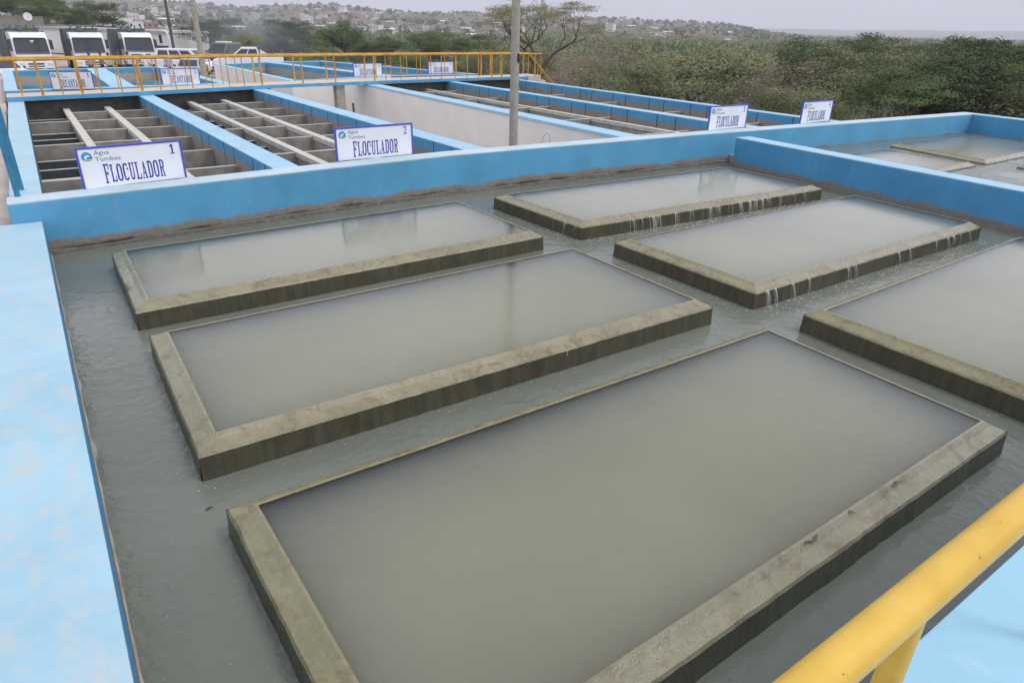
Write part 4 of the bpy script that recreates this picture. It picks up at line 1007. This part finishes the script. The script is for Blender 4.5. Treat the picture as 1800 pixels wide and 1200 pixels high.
def grow(m, p, d, L, r, depth, tips, spread, up, nch=(2, 3), seg=3, mids=None):
    pts = [p]; q = p; dd_ = d.normalized()
    for i in range(seg):
        dd_ = (dd_+Vector((random.gauss(0, .16), random.gauss(0, .16), random.gauss(up*.25, .1)))).normalized(); q = q+dd_*L/seg; pts.append(q)
    r1 = r*.62
    m.tube(pts, [r+(r1-r)*i/seg for i in range(seg+1)], 6 if r > .04 else (4 if r > .015 else 3), 0, caps=False)
    if mids is not None and depth <= 1: mids.append(pts[-2])
    if depth == 0: tips.append((q, dd_)); return
    for k in range(random.randint(*nch)):
        a = random.random()*6.283; perp = dd_.orthogonal().normalized(); perp = Matrix.Rotation(a, 3, dd_) @ perp
        nd = (dd_+perp*spread*random.uniform(.6, 1.3)+Vector((0, 0, up*.35))).normalized()
        grow(m, q, nd, L*random.uniform(.62, .86), r1*random.uniform(.7, .95), depth-1, tips, spread, up, nch, seg, mids)
def make_tree(name, seed, stems, L, r, depth, spread, up, nleaf, clump, lsize, lmat, bmat, flat=1.0, nch=(2, 3), lean=.35, mid_leaf=True):
    random.seed(seed); m = MB(); tips = []; mids = []
    for k in range(stems):
        a = 6.283*k/stems+random.random(); d = Vector((math.cos(a)*lean, math.sin(a)*lean, 1)) if stems > 1 else Vector((random.gauss(0, .1), random.gauss(0, .1), 1))
        grow(m, Vector((math.cos(a)*.1*(stems > 1), math.sin(a)*.1*(stems > 1), -.15)), d, L*random.uniform(.8, 1.1), r, depth, tips, spread, up, nch, 3, mids)
    lv = Leaves()
    spots = [t_[0] for t_ in tips]+(mids if mid_leaf else [])
    per = max(1, nleaf//max(1, len(spots)))
    for s_ in spots:
        cb = random.random()*.75
        for _ in range(per):
            o_ = Vector((random.gauss(0, 1), random.gauss(0, 1), random.gauss(.1, 1)*flat)).normalized()*random.uniform(.35, 1.0)**.6
            o_.z *= flat; nr_ = (o_+Vector((0, 0, .4))+rnd_dir(.1)*.22).normalized(); o_ *= clump*1.5
            lv.leaf(s_+o_, nr_, lsize*random.uniform(.6, 1.4), lsize*random.uniform(.35, .6), min(1, cb+random.random()*.2))
    hh = max(s_.z for s_ in spots)
    return m.mesh(name+'_trunk', M[bmat]), lv.mesh(name+'_crown', M[lmat]), hh, max(math.hypot(s_.x, s_.y) for s_ in spots)
KINDS = {
 'olive': [make_tree('olive_bush', 11+i, 5, 1.5, .07, 3, .75, .25, 9000, .40, .12, 'lf_olive', 'drybark', .8) for i in range(3)],
 'dry': [make_tree('dry_bush', 31+i, 6, 1.5, .06, 4, .7, .2, 2000, .30, .12, 'lf_dry', 'drybark', .8, (2, 3)) for i in range(3)],
 'twig': [make_tree('bare_bush', 51+i, 6, 1.6, .06, 4, .65, .25, 500, .3, .10, 'lf_dry', 'drybark', .8, (2, 3)) for i in range(2)],
 'dark': [make_tree('dark_tree', 71+i, 2, 2.1, .16, 4, .8, .05, 15000, .46, .115, 'lf_dark', 'bark', .4, (2, 3), .5) for i in range(2)],
 'green': [make_tree('green_tree', 91+i, 3, 1.8, .11, 3, .8, .2, 11000, .52, .125, 'lf_green', 'bark', .7, (2, 3), .45) for i in range(3)],
 'mango': [make_tree('round_tree', 121, 1, 1.8, .3, 4, .85, .12, 14000, .6, .2, 'lf_dark', 'bark', .9, (3, 3))],
}
random.seed(5)
def place_tree(kind, x, y, top, label, group=None, base=None, widen=1.0, name=None):
    tr, cw, hh, rad = random.choice(KINDS[kind]); zb = (ground_z(x, y) if base is None else base)-.05
    s_ = max(.25, (top-zb)/hh); nm = name or {'olive': 'shrub', 'dry': 'shrub', 'twig': 'shrub', 'dark': 'tree', 'green': 'tree', 'mango': 'tree'}[kind]
    o = link(nm, tr); o.location = (x, y, zb); o.rotation_euler = (0, 0, random.random()*6.283); o.scale = (s_*widen, s_*widen, s_)
    tag(o, label, 'tree' if nm == 'tree' else 'shrub', group)
    link('crown', cw, o); return o
G = {'olive': ('olive green shrub in the scrub beyond the tanks', 'olive shrubs beyond the tanks'), 'dry': ('dry brownish shrub with sparse leaves beyond the tanks', 'dry brown shrubs beyond the tanks'),
     'twig': ('bare grey twiggy shrub in the scrub beyond the tanks', 'bare twiggy shrubs beyond the tanks'), 'green': ('leafy green tree in the woodland beyond the tanks', 'green trees beyond the tanks'),
     'dark': ('dense dark green tree in the woodland beyond the tanks', 'dark green trees beyond the tanks')}
HOR = lambda px: 37+px*.0192+0    # approximate horizon row
def top_for(py, px, dist):
    d = ray(px, py); return CH+d.z/math.hypot(d.x, d.y)*dist
def mix_kind(px):
    if px < 1120: return random.choices(['dry', 'green', 'twig', 'olive'], [2, 5, 2, 2])[0]
    if px < 1250: return random.choices(['green', 'olive', 'dry'], [4, 3, 1])[0]
    if px < 1600: return random.choices(['olive', 'dry', 'twig', 'green'], [6, 2, 4, 3])[0]
    return random.choices(['olive', 'green', 'dark', 'dry'], [4, 5, 3, 0])[0]
rows = [(30, 118, 166, 22), (40, 112, 132, 20), (54, 96, 108, 18), (74, 84, 90, 13), (104, 66, 77, 8)]
for dist, step, py0, jit_ in rows:
    px = 985+random.random()*40
    while px < 1900:
        dd_ = dist*random.uniform(.92, 1.08); q = far(px, dd_)
        py = py0-(px-1400)*-.018+random.gauss(0, jit_*.9)
        if dist < 45 and px < 1130: py += 6
        if px > 1020 and not (dist < 34 and q.x > 25.5+0 and q.y < 12):
            ok = not (-3 < q.x < 22 and q.y < 46)
            if ok and not (dist > 50 and 1040 < px < 1340 and random.random() < .75):
                k = mix_kind(px); place_tree(k, q.x, q.y, top_for(py, px, dd_), *G[k], widen=random.uniform(1.15, 1.65))
        px += step*random.uniform(.75, 1.25)
# low bushes right against the far walls
for px in range(1010, 1830, 68):
    dd_ = random.uniform(25, 29) if px > 1450 else random.uniform(27, 31); q = far(px, dd_)
    if q.x < 20.5 or (q.y < 11.5 and q.x < 26): continue
    k = random.choices(['dry', 'olive', 'twig', 'green'], [2, 4, 3, 2])[0]; place_tree(k, q.x, q.y, top_for(random.uniform(178, 205), px, dd_), *G[k], widen=1.25)
# singled out trees
def lone(kind, px, dist, py, label, widen=1.0, **k): q = far(px, dist); return place_tree(kind, q.x, q.y, top_for(py, px, dist), label, None, widen=widen, **k)
lone('dark', 1702, 40, 74, 'broad dark green acacia tree standing above the scrub at the right', 1.25)
lone('dark', 1385, 60, 67, 'dark green tree poking above the scrub behind FLOCULADOR sign 4', 1.1)
lone('dark', 1150, 38, 128, 'dark layered tree right of the sloping yellow end rail', 1.2)
lone('dark', 1790, 36, 112, 'dark green tree cut off by the right edge', 1.1)
lone('dark', 1640, 46, 82, 'dark green acacia left of the broad dark acacia at the right', 1.2)
lone('dark', 1735, 33, 118, 'lower dark green tree below the broad dark acacia at the right', 1.2)
lone('dark', 1215, 44, 112, 'dark tree above the far blue channel wall left of FLOCULADOR sign 3', 1.2)
lone('green', 1105, 33, 140, 'bright green layered tree behind the far blue channel wall', 1.2)
lone('mango', 588, 105, 42, 'round dark green tree standing alone behind the third decanter', 1.0)
for px, dist, py, k, lab in ((395, 92, 34, 'dark', 'dark tree with wispy top left of the smoke'), (455, 90, 44, 'green', 'green tree behind the white pickup'), (490, 88, 37, 'dark', 'dark tree left of the round tree'), (530, 92, 62, 'green', 'green tree between the smoke and the round tree'),
                        (640, 84, 72, 'green', 'low green tree right of the round tree'), (680, 86, 68, 'olive', 'olive tree in the row behind DECANTADOR sign 3'), (720, 82, 66, 'dark', 'broad dark tree behind DECANTADOR sign 4'), (760, 84, 54, 'olive', 'tall olive tree in the row left of the grey pole'), (805, 80, 60, 'dark', 'dark tree just left of the grey pole'),
                        (850, 82, 72, 'olive', 'olive tree touching the grey pole from the left'), (420, 78, 62, 'green', 'leafy tree in the smoke behind the pickup'), (560, 76, 84, 'green', 'low leafy tree below the round dark tree'), (365, 95, 60, 'green', 'green tree behind the lamp pole'), (330, 110, 62, 'olive', 'olive tree right of the shed'),
                        (1010, 66, 70, 'dry', 'dry tree right of the umbrella tree'), (1080, 56, 46, 'dry', 'tall dry brown tree beside the umbrella tree'), (1040, 56, 78, 'twig', 'bare twiggy tree below the umbrella tree')):
    lone(k, px, dist, py, lab, 1.15)
for px in range(380, 1010, 34):
    dist = random.uniform(66, 76); q = far(px, dist); k = random.choice(['olive', 'green', 'dry', 'dark']); place_tree(k, q.x, q.y, top_for(random.uniform(88, 104), px, dist), *G[k], widen=1.3)
for px, py in ((30, -6), (62, -14), (95, -4), (128, 4)):
    lone('dark', px, random.uniform(122, 130), py, {30: 'dark tree behind the grey wall at the far left edge', 62: 'tallest dark tree behind the satellite dish', 95: 'dark tree right of the satellite dish', 128: 'sparse dark tree above the lower grey wall'}[px], 1.1)
# the umbrella tree in the middle
random.seed(404); m = MB(); tips = []; mids = []
ub = far(945, 40); ug = ground_z(ub.x, ub.y)
ft = Vector((.25, 0, 4.2)); m.tube([(0, 0, -.2), (.05, .05, 1.5), (.2, .05, 3.0), ft], [.34, .28, .25, .23], 8)
for d_, L_ in ((Vector((-.75, .2, .8)), 2.4), (Vector((.8, -.25, .75)), 2.5), (Vector((.1, .6, 1)), 2.4), (Vector((-.15, -.5, 1.1)), 2.5)):
    grow(m, ft, d_, L_, .19, 4, tips, .72, .16, (2, 3), 4, mids)
m.tube([(.1, .05, 2.2), (-.8, .1, 3.1), (-1.5, .2, 4.6)], [.14, .11, .08], 6); grow(m, Vector((-1.5, .2, 4.6)), Vector((-.3, 0, 1)), 1.9, .08, 3, tips, .7, .16, (2, 3), 4, mids)
lv = Leaves(); topz = max(t_[0].z for t_ in tips)
for (s_, _) in tips:
    k = 120 if s_.z > topz*.66 else 16
    for _ in range(k):
        lv.leaf(s_+Vector((random.gauss(0, .42), random.gauss(0, .42), random.gauss(.05, .09))), rnd_dir(1.4), random.uniform(.08, .19), random.uniform(.035, .07), random.random())
hh = topz; s_ = (top_for(-14, 955, 40)-ug)/hh
o = link('umbrella_tree', m.mesh('umbrella_trunk', M['bark'])); o.location = (ub.x, ub.y, ug); o.scale = (s_*1.25, s_*1.25, s_)
tag(o, 'tall thin umbrella shaped tree with bare branches rising above the horizon beside the grey pole', 'tree'); link('crown', lv.mesh('umbrella_crown', M['lf_pale']), o)

# banana field, distant woodland and hillside scrub: uncountable
random.seed(21); lv = Leaves()
for _ in range(3600):
    px = random.uniform(420, 1500); dist = (105+330*random.random()**.8) if random.random() < .85 or px < 1000 else random.uniform(88, 140); q = far(px, dist); zb = ground_z(q.x, q.y); h_ = random.uniform(2.6, 4.4)+ (1.2 if dist < 200 else 0)
    for k in range(6):
        a = random.random()*6.283; el = random.uniform(.3, 1.2); d = Vector((math.cos(a), math.sin(a), el)).normalized(); side = Vector((-math.sin(a), math.cos(a), 0)); nr_ = d.cross(side).normalized()
        lv.leaf(Vector((q.x, q.y, zb+h_))+d*.9, nr_, 1.7, .36, min(1, .15+random.random()*.85), d)
o = link('banana_field', lv.mesh('banana_field', M['lf_banana'])); tag(o, 'pale green banana plantation stretching behind the trees', 'plantation', kind='stuff')
lv = Leaves()
for _ in range(1500):
    px = random.uniform(900, 2000); dist = 130+620*random.random()**1.1; q = far(px, dist); zb = ground_z(q.x, q.y); rr = random.uniform(1.6, 3.2); hh = random.uniform(3, 6.2)
    tb = random.random()*.5
    for k in range(42):
        v_ = rnd_dir(.5); p = Vector((q.x, q.y, zb+hh-rr*.6))+Vector((v_.x*rr, v_.y*rr, abs(v_.z)*rr*.75-.3))*random.uniform(.75, 1.08); lv.leaf(p, (v_+rnd_dir(.6)*.7).normalized(), random.uniform(.5, 1.0)*(1 if dist < 300 else 1.5), random.uniform(.35, .6)*(1 if dist < 300 else 1.5), min(1, tb+random.random()*.5))
o = link('woodland', lv.mesh('woodland', M['lf_olive'])); tag(o, 'far woodland canopy reading as one olive green mass', 'woodland', kind='stuff')
lv = Leaves()
for _ in range(2600):
    px = random.uniform(40, 1900); dist = 430+1500*random.random(); q = far(px, dist); zb = ground_z(q.x, q.y); rr = random.uniform(1.5, 4.5)
    for k in range(9):
        v_ = rnd_dir(.5); lv.leaf(Vector((q.x, q.y, zb+rr*.4))+v_*rr*.7, (v_+rnd_dir(.6)*.5).normalized(), rr*1.1, rr*.8, random.random())
for _ in range(900):
    px = random.uniform(1280, 2000); dist = 700+2600*random.random(); q = far(px, dist); zb = ground_z(q.x, q.y); rr = random.uniform(3, 6)
    for k in range(9):
        v_ = rnd_dir(.5); lv.leaf(Vector((q.x, q.y, zb+rr*.3))+v_*rr*.7, (v_+rnd_dir(.6)*.5).normalized(), rr*1.3, rr*.9, random.random())
o = link('hillside_scrub', lv.mesh('hillside_scrub', M['lf_grey'])); tag(o, 'grey green scrub dotted over the far hills between the houses', 'scrub', kind='stuff')
# undergrowth on the bank right behind the tanks
lv = Leaves()
for _ in range(5000):
    px = random.uniform(930, 1900); dist = random.uniform(24, 60); q = far(px, dist)
    if q.x < 19.6 or (q.y < 11.2 and q.x < 25.6): continue
    zb = ground_z(q.x, q.y); tb = random.random()*.4
    for k in range(5):
        lv.leaf(Vector((q.x+random.gauss(0, .25), q.y+random.gauss(0, .25), zb+random.uniform(.1, 1.0))), rnd_dir(.3), random.uniform(.15, .4), random.uniform(.05, .12), min(1, tb+random.random()*.6))
o = link('undergrowth', lv.mesh('undergrowth', M['lf_dry'])); tag(o, 'dry undergrowth covering the bank behind the tanks', 'undergrowth', kind='stuff')

# ------------------------------------------------------------------ hillside town
random.seed(99)
def house_mesh(name, w_, d_, h_, wallc, roofc, roof='flat', storeys=1):
    b = MB(); b.box(-w_/2, w_/2, -d_/2, d_/2, -2.5, h_, 0)
    if roof == 'flat': b.box(-w_/2-.15, w_/2+.15, -d_/2-.15, d_/2+.15, h_, h_+.25, 1); b.box(-w_/2+.5, -w_/2+2, -d_/2+.5, -d_/2+2.2, h_+.25, h_+1.6, 0)
    elif roof == 'shed': b.hexa([(-w_/2-.3, -d_/2-.5, h_), (w_/2+.3, -d_/2-.5, h_), (w_/2+.3, d_/2+.3, h_), (-w_/2-.3, d_/2+.3, h_)], [(-w_/2-.3, -d_/2-.5, h_+.15), (w_/2+.3, -d_/2-.5, h_+.15), (w_/2+.3, d_/2+.3, h_+1.1), (-w_/2-.3, d_/2+.3, h_+1.1)], 1)
    else: b.ext([(-w_/2-.3, h_), (w_/2+.3, h_), (0, h_+w_*.2)], -d_/2-.3, d_/2+.3, 1)
    for s_ in range(storeys):
        z0 = h_-2.0-2.8*s_; k = max(2, int(w_/2.6))
        for i in range(k):
            xx = -w_/2+(i+.5)*w_/k; b.box(xx-.45, xx+.45, -d_/2-.03, -d_/2+.02, z0-.1, z0+1.1, 2)
        for i in range(2): b.box(-w_/2-.03, -w_/2+.02, -d_/2+1+i*2.4, -d_/2+2+i*2.4, z0-.1, z0+1.1, 2)
    return b.mesh(name, [wallc, roofc, M['slot']])
hw = plain('house_white', (.70, .68, .65), .9, .1, .08, .2); hp = plain('house_pink', (.52, .42, .37), .9, .1, .1, .2); hg = plain('house_grey', (.34, .32, .30), .9, .1, .12, .2)
hb = plain('house_brick', (.36, .24, .18), .9, .1, .15, .3); ht = plain('house_tan', (.46, .38, .28), .9, .1, .1, .2); rt = plain('roof_rust', (.26, .19, .155), .8, .2, .2, .3); rg = plain('roof_grey', (.36, .36, .37), .6, .3, .15, .3); rw = plain('roof_white', (.8, .8, .8), .6, .3, .08, .3)
HK = [(house_mesh('white_house', 9, 7, 3.2, hw, rg), 'small white hillside house with flat grey roof'), (house_mesh('pink_house', 8, 8, 5.8, hp, rw, 'flat', 2), 'pinkish two storey hillside house with pale roof'),
      (house_mesh('grey_house', 11, 7, 3.0, hg, rw, 'shed'), 'grey hillside house with pale sloping tin roof'), (house_mesh('brick_house', 8, 7, 5.6, hb, rg, 'flat', 2), 'unplastered brick hillside house of two storeys'),
      (house_mesh('tan_house', 12, 8, 3.2, ht, rt, 'gable'), 'tan hillside house with rusty pitched roof'), (house_mesh('white_block', 10, 9, 8.6, hw, rw, 'flat', 3), 'white three storey hillside block')]
cnt = 0
while cnt < 280:
    px = random.choice([random.uniform(120, 900), random.uniform(120, 900), random.uniform(560, 1290)]); dist = 460+760*random.random()**1.3
    q = far(px, dist); zb = ground_z(q.x, q.y)
    if noise.noise((q.x/120, q.y/120, 5)) < -.22 or zb < -6: continue
    me, lab = random.choices(HK, [5, 3, 5, 2, 3, 1])[0]
    o = link(me.name.split('.')[0], me); o.location = (q.x, q.y, zb); o.rotation_euler = (0, 0, view_az(px)-math.pi/2+random.gauss(0, .5)); f = random.uniform(.45, .85); o.scale = (f*random.uniform(.9, 1.2), f, f*random.uniform(.85, 1.1))
    tag(o, lab, 'house', lab.replace('house', 'houses').replace('block', 'blocks')); cnt += 1
# nearer houses at the left above the shed
for px, dist, k, zt, lab in ((-5, 150, 5, 4.2, 'grey blue house at the far left edge above the grey wall'), (120, 150, 4, 1.2, 'brown roofed house behind the lower grey wall'), (228, 260, 5, 1.8, 'white framed building above the second truck'), (262, 300, 3, 1.5, 'brick building above the third truck'), (300, 330, 1, -.5, 'pink house with dark window openings above the minivan'), (190, 170, 2, -1.4, 'dark tin shed roof above the second truck')):
    q = far(px, dist); me = HK[k][0]; o = link(me.name.split('.')[0], me); top = {0: 3.4, 1: 6, 2: 3.6, 3: 5.9, 4: 5.5, 5: 8.9}[k]
    o.location = (q.x, q.y, zt-top*.6); o.scale = (.7, .7, .6); o.rotation_euler = (0, 0, view_az(px)-math.pi/2+.2); tag(o, lab, 'house')
# ------------------------------------------------------------------ haze and smoke
q = far(425, 82); b = MB(); b.ball((0, 0, 0), 1, 0, 24, 14); o = b.build('smoke', None); o.location = (q.x, q.y, .2); o.scale = (8.5, 5, 6.5); o.rotation_euler = (0, 0, view_az(425)-math.pi/2)
sm = bpy.data.materials.new('drifting_smoke'); sm.use_nodes = True; t_ = sm.node_tree; t_.nodes.remove(t_.nodes['Principled BSDF'])
pv = t_.nodes.new('ShaderNodeVolumePrincipled'); pv.inputs['Color'].default_value = (.72, .76, .88, 1)
tc2 = t_.nodes.new('ShaderNodeTexCoord'); ln = t_.nodes.new('ShaderNodeVectorMath'); ln.operation = 'LENGTH'; t_.links.new(tc2.outputs['Object'], ln.inputs[0])
m1 = t_.nodes.new('ShaderNodeMapRange'); m1.interpolation_type = 'SMOOTHSTEP'; m1.inputs['From Min'].default_value = 1.0; m1.inputs['From Max'].default_value = .1; t_.links.new(ln.outputs['Value'], m1.inputs['Value'])
n1 = t_.nodes.new('ShaderNodeTexNoise'); n1.inputs['Scale'].default_value = 2.2; n1.inputs['Detail'].default_value = 3; t_.links.new(tc2.outputs['Object'], n1.inputs['Vector'])
m2_ = t_.nodes.new('ShaderNodeMapRange'); m2_.inputs['From Min'].default_value = .35; m2_.inputs['From Max'].default_value = .75; m2_.inputs['To Max'].default_value = .16; t_.links.new(n1.outputs['Fac'], m2_.inputs['Value'])
mm_ = t_.nodes.new('ShaderNodeMath'); mm_.operation = 'MULTIPLY'; t_.links.new(m1.outputs[0], mm_.inputs[0]); t_.links.new(m2_.outputs[0], mm_.inputs[1]); t_.links.new(mm_.outputs[0], pv.inputs['Density'])
t_.links.new(pv.outputs[0], t_.nodes['Material Output'].inputs['Volume']); o.data.materials.clear(); o.data.materials.append(sm)
tag(o, 'thin bluish smoke drifting in front of the trees behind the white pickup', 'smoke', kind='stuff')
sc.cycles.volume_bounces = 3
b = MB(); b.box(-8800, 8800, -2500, 8800, -14, 130)
n = NT('haze_air'); nt = n.t; nt.nodes.remove(n.b); pv = nt.nodes.new('ShaderNodeVolumePrincipled'); pv.inputs['Density'].default_value = .00032; pv.inputs['Color'].default_value = (.90, .915, 1.0, 1); pv.inputs['Anisotropy'].default_value = 0
nt.links.new(pv.outputs[0], nt.nodes['Material Output'].inputs['Volume'])
o = b.build('haze', n.m); tag(o, kind='stuff')
